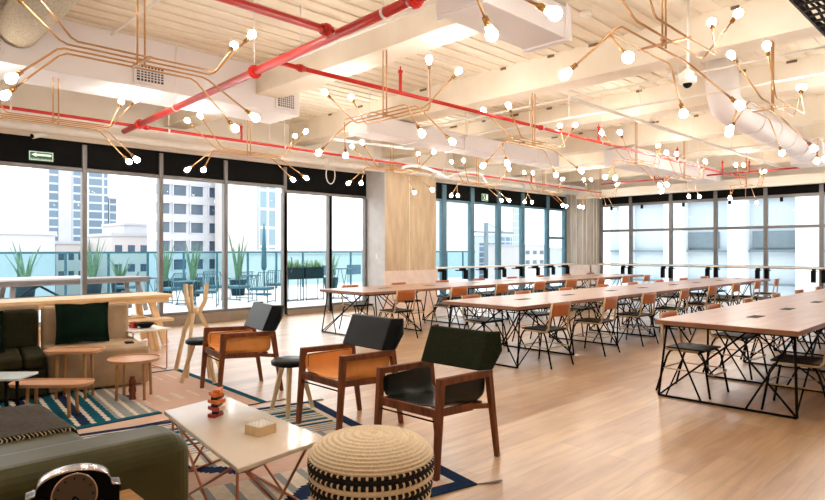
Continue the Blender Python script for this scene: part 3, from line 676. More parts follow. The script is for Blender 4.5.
# ------------------------------------------------------------------ pouf
cols = []
def prof_r(z):  # outline radius
    if z > .36: return .315 * math.sqrt(max(0, 1 - ((z - .36) / .118) ** 2.6)) if z < .478 else 0
    return .315 - .075 * ((.36 - z) / .36) ** 2
pts = []; bands = []
zs = []
for k in range(14): zs.append(.01 + k * .0262)
prof = []
for i, z in enumerate(zs):
    prof.append((z, prof_r(z), 0))
na = 12
arc = []
for k in range(1, 14):
    a = k / 13 * PI / 2; arc.append((.350 + .122 * math.sin(a) ** .9, .315 * math.cos(a) ** .75 if k < 13 else .012))
ring = [(z, r) for z, r, _ in prof] + arc
P2 = []; Mi = []
for i in range(len(ring) - 1):
    (z0, r0), (z1, r1) = ring[i], ring[i + 1]
    nz_, nr_ = -(r1 - r0), (z1 - z0); l = math.hypot(nz_, nr_) or 1; nz_, nr_ = nz_ / l, nr_ / l
    for q in (0, .25, .5, .75):
        bul = .010 * math.sin(PI * q); P2.append((r0 + (r1 - r0) * q + nr_ * bul, z0 + (z1 - z0) * q + nz_ * bul)); Mi.append(i)
P2.append((ring[-1][1], ring[-1][0]))
def pm(i, k):
    row = Mi[min(i, len(Mi) - 1)]; tick = k % 3
    if row in (12, 8, 3): return 1
    if row in (13, 11, 9, 7, 4, 2): return 0 if tick == 0 else 1
    return 0
tag(MB().lathe(P2, 168, mfun=pm).build('woven_pouf', ['knit', 'knitblk'], loc=(2.03, 2.38, .012)), 'round cream coiled-cord pouf with black stitched bands on the rug corner', 'pouf')
# ------------------------------------------------------------------ marble coffee table
A = Vector((1.55, 3.82)); B_ = Vector((1.385, 2.57)); C_ = Vector((1.955, 2.66)); D_ = Vector((2.02, 3.93))
t = thing('coffee_table', 'marble-topped coffee table on copper rods, between sofa and armchairs', 'table', (1.72, 3.24, .011))
o_ = Vector((1.72, 3.24)); quad = [p - o_ for p in (B_, C_, D_, A)]
MB().prism([tuple(p) for p in quad], .385, .41).build('table_top', 'marble', t, bevel=.006)
cr = MB(); r = .0075
ins = [p * .86 for p in quad]
for i, p in enumerate(ins):
    q = ins[(i + 1) % 4]; q0 = ins[i - 1]
    out = p * 1.02
    m_ = (p + q) * .5
    cr.tube([(p.x, p.y, .385), (out.x, out.y, r)], r, 7)
    cr.tube([(p.x + .02, p.y + .02, .385), ((p.x * .3 + q.x * .7), (p.y * .3 + q.y * .7), r)], r, 7)
    cr.tube([(q.x - .02, q.y, .385), ((p.x * .7 + q.x * .3), (p.y * .7 + q.y * .3), r)], r, 7)
    cr.tube([(out.x, out.y, r), (q.x * 1.02, q.y * 1.02, r)], r, 7)
    cr.tube([(p.x, p.y, .378), (q.x, q.y, .378)], r, 7)
cr.build('rod_frame', 'copper', t)
# block tower
t = thing('block_tower', 'small tower of stacked orange, black and cream blocks on the coffee table', 'toy', (1.735, 3.47, .4215), .5)
seq = [('redb', 0), ('blackb', .3), ('cream', 1.1), ('blackb', .2), ('orange', 1.2), ('blackb', .1), ('orange', .9), ('orange', .4)]
z = 0
for k, (m_, a) in enumerate(seq):
    hh = .021; b = MB(); b.box(-.045, .045, -.02, .02, 0, hh); b.build('block', m_, t, (random.uniform(-.006, .006), random.uniform(-.006, .006), z), a, bevel=.002)
    if k in (0, 2, 4, 6):
        b = MB(); b.box(-.045, .045, .022, .05, 0, hh); b.build('block', 'orange' if k > 3 else 'redb', t, (0, -.01, z), a, bevel=.002)
    z += hh
# domino box
t = thing('game_box', 'pale wooden box with white scalloped lid on the coffee table', 'box', (1.745, 2.985, .4215), R(8))
MB().box(-.06, .06, -.062, .062, 0, .05).build('box_body', 'pine', t, bevel=.003)
ld = MB()
for i in range(5):
    for j in range(4): ld.add([(-.058 + i * .0235, -.059 + j * .03, .0505), (-.036 + i * .0235, -.059 + j * .03, .0505), (-.036 + i * .0235, -.031 + j * .03, .0505), (-.058 + i * .0235, -.031 + j * .03, .0505), (-.04 + i * .0235, -.05 + j * .03, .059)], [(0, 3, 2, 1), (0, 1, 4), (1, 2, 4), (2, 3, 4), (3, 0, 4)])
ld.build('lid', 'white', t)

# ------------------------------------------------------------------ near sofa (faces +x), blanket, clock
t = thing('sofa', 'olive green leather sofa at the bottom left with a thick armrest', 'sofa', (0.3, 2.95, .0))
MB().box(-1.1, .86, -.43, -.11, .03, .645).build('armrest', 'sofa', t, bevel=.09, segs=6)
MB().box(-1.0, .70, -.15, 1.5, .05, .30).build('base', 'sofa', t, bevel=.03)
MB().box(-.8, .70, -.11, .70, .30, .465).build('seat_cushion', 'sofa', t, bevel=.05, segs=4)
MB().box(-.8, .70, .71, 1.5, .30, .465).build('seat_cushion', 'sofa', t, bevel=.05, segs=4)
MB().box(-1.1, -.78, -.15, 1.5, .3, .78).build('backrest', 'sofa', t, bevel=.08, segs=5)
MB().tube([(.855, -.345, .08), (.862, -.345, .545), (.862, -.32, .56), (.862, -.2, .56)], .005, 6).build('piping', 'rod', t)
for (x, y) in ((-.95, -.35), (.8, -.35), (.6, 1.4), (-.95, 1.4)): MB().box(x - .02, x + .02, y - .02, y + .02, 0, .055).build('leg', 'rod', t)
# blanket over seat
rows = []
for i in range(14):
    f = i / 13; row = []
    for j in range(11):
        g = j / 10; x = .30 + f * .76; zz = .487
        if x > 1.0: zz -= (x - 1.0) * 2.4
        y = 3.62 + g * .72 + .02 * math.sin(f * 5)
        row.append((min(x, 1.03), y, zz + .012 * math.sin(f * 9 + g * 3) * math.sin(g * 7)))
    rows.append(row)
bl = MB().sheet(rows, (0, 0, .012)).build('throw_blanket', 'blanket', sub=1)
tag(bl, 'grey woven throw blanket with cream fringe on the near sofa seat', 'blanket')
fr = MB()
for k in range(36):
    x = .31 + k * .019; fr.tube([(x, 3.625, .482), (x + .006, 3.60, .477), (x + random.uniform(-.01, .01), 3.575 + random.uniform(-.01, .01), .472)], .0028, 4)
fr.build('fringe', 'cream', bl)
tag(MB().sphere((0, 0, 0), .17, 18, 12, sz=.55).build('round_cushion', 'cream', loc=(.52, 4.22, .60)), 'pale cushion at the left edge behind the grey blanket', 'cushion')
# side table + mantel clock
t = thing('side_table', 'honey oak side table in the bottom left corner under the clock', 'table', (.62, 2.22, 0), R(0))
MB().box(-.33, .25, -.22, .25, .465, .50).build('table_top', 'oak', t, bevel=.004)
for sx in (-.3, .22):
    for sy in (-.19, .2): MB().box(sx - .02, sx + .02, sy - .02, sy + .02, 0, .465).build('leg', 'oak', t)
ca = math.atan2(-FWD.y, -FWD.x)
t = thing('mantel_clock', 'arched black and silver mantel clock on the oak side table', 'clock', (.60, 2.20, .5005), ca + PI / 2 + R(30))
t.scale = (.88, .88, .97)
# local: x to viewer's right?, y away from viewer -> front at -y
arc_o = [(.118 * math.cos(PI * k / 18), .168 + .052 * math.sin(PI * k / 18)) for k in range(19)]
body = [(.150, 0), (.150, .150), (.122, .155)] + arc_o + [(-.122, .155), (-.150, .150), (-.150, 0)]
vs = [(x, -.035, z) for x, z in body] + [(x, .035, z) for x, z in body]; n = len(body)
MB().add(vs, [tuple(range(n)), tuple(range(n, 2 * n))[::-1]] + [(i, n + i, n + (i + 1) % n, (i + 1) % n) for i in range(n)]).build('clock_case', 'rod', t, bevel=.002)
rim = MB(); path = [(.153, .128), (.154, .153), (.125, .159)] + [(x * 1.03, .004 + z) for x, z in arc_o] + [(-.125, .159), (-.154, .153), (-.153, .128)]
rs = [[(x, yy, z) for yy in (-.04, -.02, .0, .02, .04)] for x, z in path]
rim.sheet(rs, (0, 0, .003)).build('silver_band', 'clockrim', t)
def disc(rad, y0, y1, zc, nn=32):
    m_ = MB(); vs = [(rad * math.cos(2 * PI * k / nn), y, zc + rad * math.sin(2 * PI * k / nn)) for y in (y0, y1) for k in range(nn)]
    return m_.add(vs, [tuple(range(nn)), tuple(range(nn, 2 * nn))[::-1]] + [(k, nn + k, nn + (k + 1) % nn, (k + 1) % nn) for k in range(nn)])
fc = disc(.072, -.044, -.035, .140).build('dial', 'clockface', t)
MB().tube([(.074 * math.cos(2 * PI * k / 32), -.043, .140 + .074 * math.sin(2 * PI * k / 32)) for k in range(32)], .004, 6, closed=True).build('bezel', 'clockrim', fc)
hn = MB(); hn.bar((0, -.047, .140), (-.012, -.047, .118), .007, .002, up=(0, 1, 0)); hn.bar((0, -.048, .140), (.052, -.048, .09), .005, .002, up=(0, 1, 0)); hn.build('hands', 'rod', fc)
tk = MB()
for k in range(12):
    a = 2 * PI * k / 12; tk.bar((.056 * math.cos(a), -.0455, .140 + .056 * math.sin(a)), (.064 * math.cos(a), -.0455, .140 + .064 * math.sin(a)), .004, .002, up=(0, 1, 0))
tk.build('hour_marks', 'rod', fc)

# ------------------------------------------------------------------ far sofa group
def pillow(name, label, m_, loc, rz, tilt, w=.5, h=.42):
    rows_f = []; N = 9
    b = MB(); vs = []; fs = []
    for side in (1, -1):
        for i in range(N):
            for j in range(N):
                u = -1 + 2 * i / (N - 1); v = -1 + 2 * j / (N - 1)
                th = .075 * ((1 - u ** 4) * (1 - v ** 4)) ** .5
                pin = 1 - .06 * (1 - abs(u)) * 0 ; xx = u * w / 2 * (1 - .05 * (1 - v * v) * 1) ; zz = v * h / 2 * (1 - .06 * (1 - u * u))
                vs.append((xx, side * th + .006 * side, zz + .004 * math.sin(u * 7 + v * 5)))
    for sd in (0, 1):
        for i in range(N - 1):
            for j in range(N - 1):
                q = [sd * N * N + i * N + j, sd * N * N + i * N + j + 1, sd * N * N + (i + 1) * N + j + 1, sd * N * N + (i + 1) * N + j]
                fs.append(q if sd == 0 else q[::-1])
    bd = [i for i in range(N)] + [i * N + N - 1 for i in range(1, N)] + [(N - 1) * N + j for j in range(N - 2, -1, -1)] + [i * N for i in range(N - 2, 0, -1)]
    for k in range(len(bd)): p, q = bd[k], bd[(k + 1) % len(bd)]; fs.append((p, q, N * N + q, N * N + p))
    b.add(vs, fs, 0, True); o = b.build(name, m_, None, loc, rz); o.rotation_euler = (tilt, 0, rz); tag(o, label, 'cushion'); return o
SR = R(-9)
t = thing('sofa', 'beige suede sofa section with a low back, behind the small wooden tables', 'sofa', (1.66, 7.10, 0), SR)
MB().box(.0, .92, -.42, .52, .03, .42).build('seat_base', 'beige', t, bevel=.03, segs=3)
MB().box(.0, .86, .34, .52, .30, .82).build('backrest', 'beige', t, bevel=.04, segs=4)
MB().box(.74, .82, -.16, -.06, .421, .435).build('charging_cutout', 'rod', t)
t = thing('sofa', 'olive green sofa section at the left edge, beside the beige section', 'sofa', (1.64, 7.10, 0), SR)
MB().box(-2.2, .0, -.50, .52, .03, .30).build('base', 'sofa2', t, bevel=.03)
MB().box(-.18, .0, -.50, .30, .30, .42).build('seat_cushion', 'sofa2', t, bevel=.03, segs=3)
MB().box(-1.3, -.19, -.50, .30, .30, .42).build('seat_cushion', 'sofa2', t, bevel=.04, segs=3)
MB().box(-.34, -.02, .28, .46, .40, .80).build('back_cushion', 'sofa2', t, bevel=.04, segs=4)
MB().box(-.68, -.35, .28, .46, .40, .80).build('back_cushion', 'sofa2', t, bevel=.04, segs=4)
MB().box(-1.5, -.69, .28, .46, .40, .80).build('back_cushion', 'sofa2', t, bevel=.04, segs=4)
MB().box(-2.2, .0, .46, .56, .1, .84).build('back_panel', 'beige', t, bevel=.02)
pillow('throw_pillow', 'dark green square pillow leaning on the beige sofa back', 'pillow', (2.05, 7.22, .64), SR + R(-3), R(-12), .52, .44)
pillow('throw_pillow', 'dark green pillow on the olive sofa at the left edge', 'pillow', (1.06, 7.12, .625), SR + R(8), R(-14), .5, .42)

def rounded(w, d, rad, n=5):
    p = []
    for cx, cy, a0 in ((w / 2 - rad, d / 2 - rad, 0), (-w / 2 + rad, d / 2 - rad, 90), (-w / 2 + rad, -d / 2 + rad, 180), (w / 2 - rad, -d / 2 + rad, 270)):
        for k in range(n + 1): a = R(a0 + 90 * k / n); p.append((cx + rad * math.cos(a), cy + rad * math.sin(a)))
    return p
def tray_table(label, loc, rz, w, d, rad, z, m_='ply', legs=4, lr=.014):
    t = thing('side_table', label, 'table', (*loc, .011 if loc[1] < 7 else 0), rz, 'small side tables by the sofas')
    out = rounded(w, d, rad, 7); n = len(out)
    MB().prism(out, z - .018, z).build('table_top', m_, t, bevel=.003)
    if m_ == 'ply':
        MB().tube([(x, y, z + .004) for x, y in out], .008, 6, closed=True).build('raised_rim', m_, t)
    s = .68
    for sx in (-1, 1):
        for sy in (-1, 1): MB().tube([(sx * w / 2 * s * .8, sy * d / 2 * s * .75, 0), (sx * w / 2 * s * .75, sy * d / 2 * s * .68, z - .018)], lr, 8).build('leg', 'oak' if m_ == 'ply' else 'rod', t)
    return t
tray_table('round wooden tray table beside the beige sofa, on the striped rug', (2.17, 6.05), R(-35), .46, .46, .228, .375)
tray_table('rounded rectangular wooden tray table, tallest, in front of the beige sofa', (1.76, 6.44), R(-43), .50, .28, .09, .46)
tray_table('low long oval wooden tray table, nearest the blanket', (1.43, 5.87), R(-43), .66, .26, .11, .285)
tray_table('low table with pale blue laminate top at the left edge', (1.02, 5.92), R(-43), .56, .30, .02, .40, 'laminate')
bt = MB(); bt.lathe([(.03, 0), (.034, .01), (.026, .05), (.036, .09), (.026, .14), (.034, .17), (.02, .22)], 12)
tag(bt.build('turned_wood_ornament', 'walnut', loc=(2.13, 5.98, .012)), 'small turned dark wood ornament standing under the round tray table', 'ornament')
# white square table with copper rods
t = thing('side_table', 'small white square table on copper rods, holding the black bowl', 'table', (2.76, 7.47, .0), R(4), 'small side tables by the sofas')
MB().box(-.23, .23, -.28, .28, .482, .5).build('table_top', 'white', t, bevel=.004)
cr = MB(); r = .007
for s in (-1, 1):
    cr.tube([(s * .2, -.24, .48), (s * .2, -.24, .03), (s * .2, -.21, r), (s * .2, .21, r), (s * .2, .24, .03), (s * .2, .24, .48)], r, 7)
cr.tube([(-.2, 0, r), (.2, 0, r)], r, 7); cr.build('rod_frame', 'copper', t)
t = thing('snack_bowl', 'black scalloped bowl on the small white square table', 'bowl', (2.80, 7.45, .501))
MB().lathe([(.05, 0), (.06, .005), (.105, .045), (.11, .06), (.10, .06), (.05, .012)], 14).build('bowl_body', 'rod', t)
tag(MB().box(-.035, .035, -.035, .035, 0, .04).box(-.03, .02, -.03, .03, .041, .075).build('wooden_puzzle', 'redb', loc=(2.69, 7.52, .501), rz=.4, bevel=.004), 'small reddish wooden puzzle blocks beside the black bowl', 'toy')

# pine picnic table and bench
def picnic(label, loc, rz, L, Wd, z, m_, name='picnic_table', group=None):
    t = thing(name, label, 'table', (*loc, 0), rz, group)
    b = MB()
    for k in range(4): b.box(0, L, k * Wd / 4 + .004, (k + 1) * Wd / 4 - .004, z - .045, z)
    b.build('table_top', m_, t, bevel=.004)
    MB().box(.05, L - .05, .03, .06, z - .12, z - .047).box(.05, L - .05, Wd - .06, Wd - .03, z - .12, z - .047).build('apron', m_, t)
    for x in (.30, L - .30):
        for s in (0, 1):
            y0 = .12 if s == 0 else Wd - .12; y1 = -.12 if s == 0 else Wd + .12
            MB().bar((x + (.10 if x < 1 else .0), y0, z - .05), (x + (-.0 if x < 1 else .16), y1 * .8 + .05, 0.02), .06, .09, up=(1, 0, 0)).build('leg', m_, t, bevel=.004)
        MB().bar((x, -.05, z * .5), (x, Wd + .05, z * .5), .05, .07).build('cross_rail', m_, t)
    MB().bar((.3, Wd / 2, z * .5), (L - .3, Wd / 2, z * .5), .05, .07).build('long_stretcher', m_, t)
    return t
picnic('pale pine trestle table behind the sofas, inside the left windows', (1.62, 9.10), R(2), 2.25, .72, .76, 'pine')
t = thing('bench', 'pale pine bench beside the pine trestle table', 'bench', (1.72, 8.60, 0), R(2))
MB().box(0, 1.95, 0, .28, .41, .45).build('seat', 'pine', t, bevel=.004)
for x in (.25, 1.65):
    for yy in (.05, .23): MB().bar((x, yy, .41), (x + (.08 if x > 1 else -.08), yy, 0), .05, .06, up=(0, 1, 0)).build('leg', 'pine', t)

# tall three-prong stool stand and black-seat stools
t = thing('tall_stool_frame', 'tall pale wood three-legged frame left of the farthest armchair', 'stool', (3.13, 6.83, 0), R(20))
for k in range(3):
    a = R(90 + k * 120); c, s = math.cos(a), math.sin(a)
    p = [(c * .30, s * .30, 0), (c * .16, s * .16, .48), (c * .045, s * .045, .72)]; q = [(c * .05, s * .05, .70), (c * .12, s * .12, .84), (c * .14, s * .14, 1.03)]
    b = MB()
    for u, v in zip(p, p[1:]): b.bar(u, v, .03, .042, up=(c, s, 0))
    for u, v in zip(q, q[1:]): b.bar(u, v, .03, .045, up=(c, s, 0))
    b.build('leg', 'pineL', t)
MB().lathe([(.05, .69), (.055, .72), (.05, .76)], 12).build('hub', 'pineL', t)
def stool(label, loc, rz):
    t = thing('low_stool', label, 'stool', (*loc, 0), rz, 'black-seated low stools')
    MB().lathe([(.15, .415), (.17, .425), (.172, .455), (.15, .47)], 28).build('seat', 'blackl', t)
    for k in range(3):
        a = R(30 + k * 120); c, s = math.cos(a), math.sin(a)
        MB().bar((c * .21, s * .21, .0), (c * .09, s * .09, .415), .03, .03, w2=.04, h2=.04).build('leg', 'pineL', t, bevel=.004)
stool('low stool with black seat, behind the arm of the farthest armchair', (2.98, 6.32), R(12))
stool('low stool with black seat, between the two tan-seated armchairs', (2.99, 4.60), R(80))

# ------------------------------------------------------------------ rugs
def rug(label, loc, rz, w, l, nx, ny, fn, mats, z=.0, th=.009, fringe=()):
    t = thing('rug', label, 'rug', (*loc, z), rz)
    b = MB(); vs = [(w * i / nx, l * j / ny, th) for j in range(ny + 1) for i in range(nx + 1)]
    fs = []; base = len(vs); b.v += vs
    for j in range(ny):
        for i in range(nx):
            b.f.append([j * (nx + 1) + i, j * (nx + 1) + i + 1, (j + 1) * (nx + 1) + i + 1, (j + 1) * (nx + 1) + i]); b.mi.append(fn((i + .5) / nx * w, (j + .5) / ny * l)); b.sm.append(False)
    # edges: thin skirt
    b.add([(0, 0, 0), (w, 0, 0), (w, l, 0), (0, l, 0), (0, 0, th), (w, 0, th), (w, l, th), (0, l, th)], [(0, 1, 5, 4), (1, 2, 6, 5), (2, 3, 7, 6), (3, 0, 4, 7), (0, 3, 2, 1)], 0)
    b.build('woven_field', mats, t)
    for (x, y, dx, dy) in fringe:
        f = MB()
        for k in range(4): f.tube([(x, y, .006), (x + dx * .6 + .01 * k, y + dy * .6 - .008 * k, .005), (x + dx + random.uniform(-.02, .02), y + dy + random.uniform(-.02, .02), .004)], .004, 4)
        f.build('corner_tassel', 'ruggrey', t)
    return t
RM = ['navy', 'teal', 'rugw', 'pink', 'ruggrey', 'rugblk']
# near rug: local x across, y toward the windows; its near right corner sits at (2.86,2.38)
def near_fn(x, y):
    W, L = 2.5, 2.45
    if x > W - .09 or y > L - .08 or y < .1: return 0
    if x > W - .14: return 2
    u = y
    if u > L - .75:                      # striped end
        k = int((u - (L - .75)) / .03)
        return [1, 1, 2, 1, 1, 4, 2, 4, 2, 1, 2, 4][k % 12]
    if u > L - .95: return 2 if int((u) / .025) % 2 else 4
    # triangles
    p = (x % .9) / .9; tri = abs(p - .5) * 2
    v = ((u - .1) % .72) / .72
    if abs(v - tri * .5 - .25) < .10: return 0
    if v < tri * .5 + .15: return 3
    return 2 if int(x / .05) % 3 else 4
rot = R(-11.5)
W, L = 2.5, 2.45
corner = Vector((2.87, 2.37)); ex = Vector((math.cos(rot), math.sin(rot))); ey = Vector((-math.sin(rot), math.cos(rot)))
org = corner - ex * W
rug('large patterned rug with navy border and triangles under the coffee table', (org.x, org.y), rot, W, L, 100, 98, near_fn, RM, 0, .008, [(W, 0, .16, -.03), (W, L, .1, .02)])
def far_fn(x, y):
    W, L = 2.2, 2.15
    if x > W - .085 or y > L - .075: return 1
    if .55 < y < .75 and 1.0 < x < 1.25 and abs(x - 1.12) < (y - .55) * .7: return 1
    if 1.0 < y < 1.15 and abs(x - 1.28) < (y - 1.0) * .8: return 1
    if int(y / .32) % 3 == 2 and int(x / .03) % 5 == 0: return 2
    return 3
W2, L2 = 2.2, 2.15; rot2 = R(-2)
rug('pink rug with teal border under the tall stool and farthest armchair', (3.02 - W2, 7.22 - L2 + .05), rot2, W2, L2, 90, 90, far_fn, RM, 0, .007, [(W2, 0, .2, -.02)])
def str_fn(x, y):
    if y < .07: return 1
    k = (x - .12 * y) % .115
    if k < .035: return 2
    if x - .12 * y > 1.0: return 4
    if x < .4: return 5
    return 1 if int((x - .12 * y) / .115) % 3 else 0
rug('dark teal rug with cream stripes under the small tray tables', (.78, 5.28), R(1), 1.36, 1.45, 110, 60, str_fn, RM, .0085, .007)

# ------------------------------------------------------------------ terrace
struct('terrace_floor', MB().box(-8, 24, YW + .1, 20.3, -.14, -.02), 'terr', 'pale tiled terrace floor outside the windows', 'terrace floor')
t = thing('glass_railing', 'teal glass railing along the edge of the terrace', 'railing', (-8, 20, -.02))
MB().box(0, 32, -.03, .03, 1.34, 1.40).build('top_rail', 'dteal', t)
MB().box(0, 32, -.008, .008, .1, 1.34).build('glass_panel', 'glass_t', t)
for k in range(27):
    MB().box(k * 1.19 + .1, k * 1.19 + .16, -.03, .03, 0, 1.34).build('post', 'dteal', t)
def agave(x, y, label, h=1.0, n=11, spread=.35, leafm='leaf'):
    t = thing('potted_agave', label, 'plant', (x, y, -.02), random.uniform(0, 6), 'potted agaves on the terrace')
    MB().lathe([(.2, 0), (.26, .5), (.24, .5), (.22, .46)], 16).build('planter', 'pot', t)
    b = MB()
    for k in range(n):
        a = 2 * PI * k / n + random.uniform(-.2, .2); hh = h * random.uniform(.75, 1.1); sp = spread * random.uniform(.6, 1.2)
        c, s = math.cos(a), math.sin(a); pts = []
        for q in range(6):
            f = q / 5; pts.append(Vector((c * (.06 + sp * f ** 1.5), s * (.06 + sp * f ** 1.5), .44 + hh * f)))
        for u, v, w0, w1 in zip(pts, pts[1:], (.06, .09, .085, .06, .035), (.09, .085, .06, .035, .006)):
            b.bar(u, v, w0, .012, up=(c, s, .2), w2=w1, h2=.006)
    b.build('leaves', leafm, t)
for (px, yy, hh, lab) in ((25, 19.0, 1.15, 'leftmost, behind the dark round table'), (92, 18.6, 1.3, 'seen past the first window mullion'), (120, 19.2, .75, 'short and bushy, right of the first mullion'), (165, 18.8, 1.2, 'at the left edge of the white office block'), (193, 18.4, 1.25, 'above the tall wooden stool frame'), (238, 17.8, 1.45, 'upright, left of the dark planter stands'), (331, 17.0, .8, 'right of the terrace door, bushy')):
    p = at_y(px, 270, yy); agave(p[0], p[1], 'potted agave on the terrace, ' + lab, hh, spread=.42 if px < 90 else .28)
def planter_stand(px0, px1, y, label):
    a = at_y(px0, 290, y)[0]; b_ = at_y(px1, 290, y)[0]; w_ = b_ - a
    t = thing('planter_stand', label, 'planter', (a, y, -.02), 0, 'black planter stands on the terrace')
    MB().box(0, w_, 0, .3, .62, .95).build('planter_box', 'pot', t, bevel=.01)
    fr = MB()
    for x in (0.01, w_ - .01):
        for yy in (.01, .29): fr.tube([(x, yy, 0), (x, yy, 1.0)], .012, 6)
    for yy in (.01, .29): fr.tube([(0, yy, .02), (w_, yy, .02)], .012, 6)
    fr.build('stand_frame', 'pot', t)
    lf = MB()
    for k in range(90):
        c = Vector((random.uniform(.03, w_ - .03), random.uniform(.03, .27), .95)); d_ = Vector((random.uniform(-.12, .12), random.uniform(-.1, .1), random.uniform(.06, .24)))
        lf.bar(c, c + d_, .035, .006, w2=.004)
    tag(lf.build('foliage', 'leaf2', t), kind='stuff')
planter_stand(288, 304, 14.6, 'black planter box of green leaves on a stand, left of the pair')
planter_stand(306, 324, 14.6, 'black planter box of green leaves on a stand, right of the pair')
picnic('weathered grey picnic table on the terrace', (2.45, 14.4), R(4), 3.2, .85, .80, 'greywood', group=None)
t = thing('outdoor_table', 'dark-framed pale round-edged table on the terrace at far left', 'table', (4.0, 17.6, -.02))
MB().box(-1.2, 1.0, -.4, .4, .72, .76).build('table_top', 'whitem', t, bevel=.01)
MB().bar((-.9, -.3, 0), (.2, .3, .70), .05, .05).bar((-.9, .3, 0), (.2, -.3, .70), .05, .05).bar((-1.1, 0, .70), (.9, 0, .70), .06, .04).bar((.8, -.3, 0), (-.2, .3, .70), .05, .05).build('trestle_base', 'pot', t)
def rope_chair(px, y, rz, label):
    p = at_y(px, 290, y); t = thing('rope_chair', label, 'chair', (p[0], y, -.02), rz, 'teal rope chairs on the terrace')
    b = MB(); r = .012
    for s in (-1, 1):
        b.tube([(s * .28, .28, 0), (s * .28, .26, .62), (s * .28, -.26, .66), (s * .28, -.3, 0)], r, 6)
        b.tube([(s * .28, .27, .04), (s * .28, -.29, .04)], r, 6)
    b.tube([(-.28, -.26, .66), (-.25, -.34, .82), (.25, -.34, .82), (.28, -.26, .66)], r, 6); b.tube([(-.28, .26, .36), (.28, .26, .36)], r, 6)
    b.build('frame', 'dteal', t)
    MB().box(-.26, .26, -.26, .26, .34, .42).build('seat', 'dteal', t, bevel=.02)
    w_ = MB()
    for k in range(9): w_.tube([(-.24 + k * .06, -.26, .42), (-.24 + k * .06, -.335, .81)], .008, 5)
    w_.build('back_cords', 'dteal', t)
for i, (px, y, rz, lab) in enumerate(((170, 16.6, .5, 'just right of the second mullion'), (206, 14.9, 2.6, 'behind the tall wooden stool frame'), (217, 16.8, -.9, 'left of the third mullion'), (238, 16.2, .4, 'below the upright agave'), (262, 15.0, 2.2, 'left of the terrace door'), (275, 16.6, -.4, 'beside the terrace door, farther out'), (126, 18.4, 1.2, 'left of the second mullion'))):
    rope_chair(px, y, rz, 'teal rope armchair on the terrace, ' + lab)
def wire_table(px, y, label, z=.62):
    p = at_y(px, 290, y); t = thing('outdoor_table', label, 'table', (p[0], y, -.02), 0, 'round wire tables on the terrace')
    MB().lathe([(.34, z - .02), (.35, z)], 24).build('table_top', 'dteal', t)
    b = MB()
    for k in range(6): a = k * PI / 3; b.tube([(.26 * math.cos(a), .26 * math.sin(a), 0), (.26 * math.cos(a + .8), .26 * math.sin(a + .8), z - .02)], .01, 5)
    b.tube([(.26 * math.cos(k * PI / 8), .26 * math.sin(k * PI / 8), .01) for k in range(16)], .01, 5, closed=True); b.build('wire_base', 'dteal', t)
wire_table(186, 15.8, 'round teal wire table on the terrace behind the tall stool frame')
wire_table(250, 18.0, 'round teal wire table between the rope chairs by the door')
wire_table(340, 14.6, 'tall round teal table on the terrace right of the door', .9)
wire_table(154, 18.3, 'round teal wire table on the terrace beside the second mullion')
t = thing('patio_umbrella', 'closed dark teal umbrella standing on the terrace left of the door', 'umbrella', (*at_y(264, 290, 17.4)[:2], -.02))
MB().lathe([(.25, 0), (.25, .05), (.04, .07)], 16).tube([(0, 0, .05), (0, 0, 2.3)], .02, 8).build('pole', 'dteal', t)
MB().lathe([(.06, .8), (.09, .9), (.075, 1.5), (.03, 2.2)], 10).build('canopy', 'dteal', t)

# ------------------------------------------------------------------ city
struct('street_ground', MB().box(-150, 300, 20.6, 300, -22.2, -22), 'city', 'pale city ground far below the terrace', 'ground')
struct('street_ground.001', MB().box(21, 300, -60, 20.4, -22.2, -22), 'city', 'pale ground below the right windows', 'ground')
def block(px0, px1, y, pyt, m_, label, depth=12, name='building', roof=True):
    a = at_y(px0, pyt, y); b_ = at_y(px1, pyt, y)
    t = thing(name, label, 'building', (a[0], y, -22))
    MB().box(0, b_[0] - a[0], 0, depth, 0, a[2] + 22).build('walls', m_, t)
    if roof: MB().box(-.2, b_[0] - a[0] + .2, -.2, depth + .2, a[2] + 22, a[2] + 22.5).build('parapet', 'bwhite', t)
    return t, a, b_
def win_rows(res):
    t_, a_, b2 = res; w_ = b2[0] - a_[0]; n_ = max(3, int(w_ / 3))
    for rr in range(2):
        for cc_ in range(n_):
            x_ = w_ * (cc_ + .5) / n_; z_ = a_[2] + 22 - 2 - rr * 3
            MB().box(x_ - w_ / n_ * .28, x_ + w_ / n_ * .28, -.03, .1, z_ - .6, z_ + .6).build('window', 'bglass', t_)
block(48, 58, 150, -60, 'tower', 'slim blue-grey tower slab in the first window', 14, roof=False)
block(58.4, 71.8, 150, -60, 'bwhite', 'white tower slab between the two blue-grey ones', 14, roof=False)
block(72.3, 108, 150, -60, 'tower', 'tall blue-grey gridded tower behind the first mullion', 14, roof=False)
block(109, 116.5, 152, 199, 'tower', 'shorter blue-grey tower right of the tall gridded one', 10)
block(-12, 55, 95, 234, 'bwhite', 'low white building at the left edge beyond the terrace', 30)
win_rows(block(56, 86, 110, 244, 'bcream', 'low cream building below the tall towers', 10))
win_rows(block(112, 150, 100, 236, 'bcream', 'low pale building right of the gridded tower', 12))
block(124, 160, 120, 225, 'bwhite', 'pale stepped building left of the white office block', 12)
block(228, 257, 80, 120, 'bcream', 'tall blank cream building right of the white office block', 4)
block(259, 276, 86, 60, 'towerp', 'slim pale teal tower left of the terrace door', 8, roof=False)
win_rows(block(286, 366, 60, 254, 'bcream', 'low cream building behind the planter stands', 10))
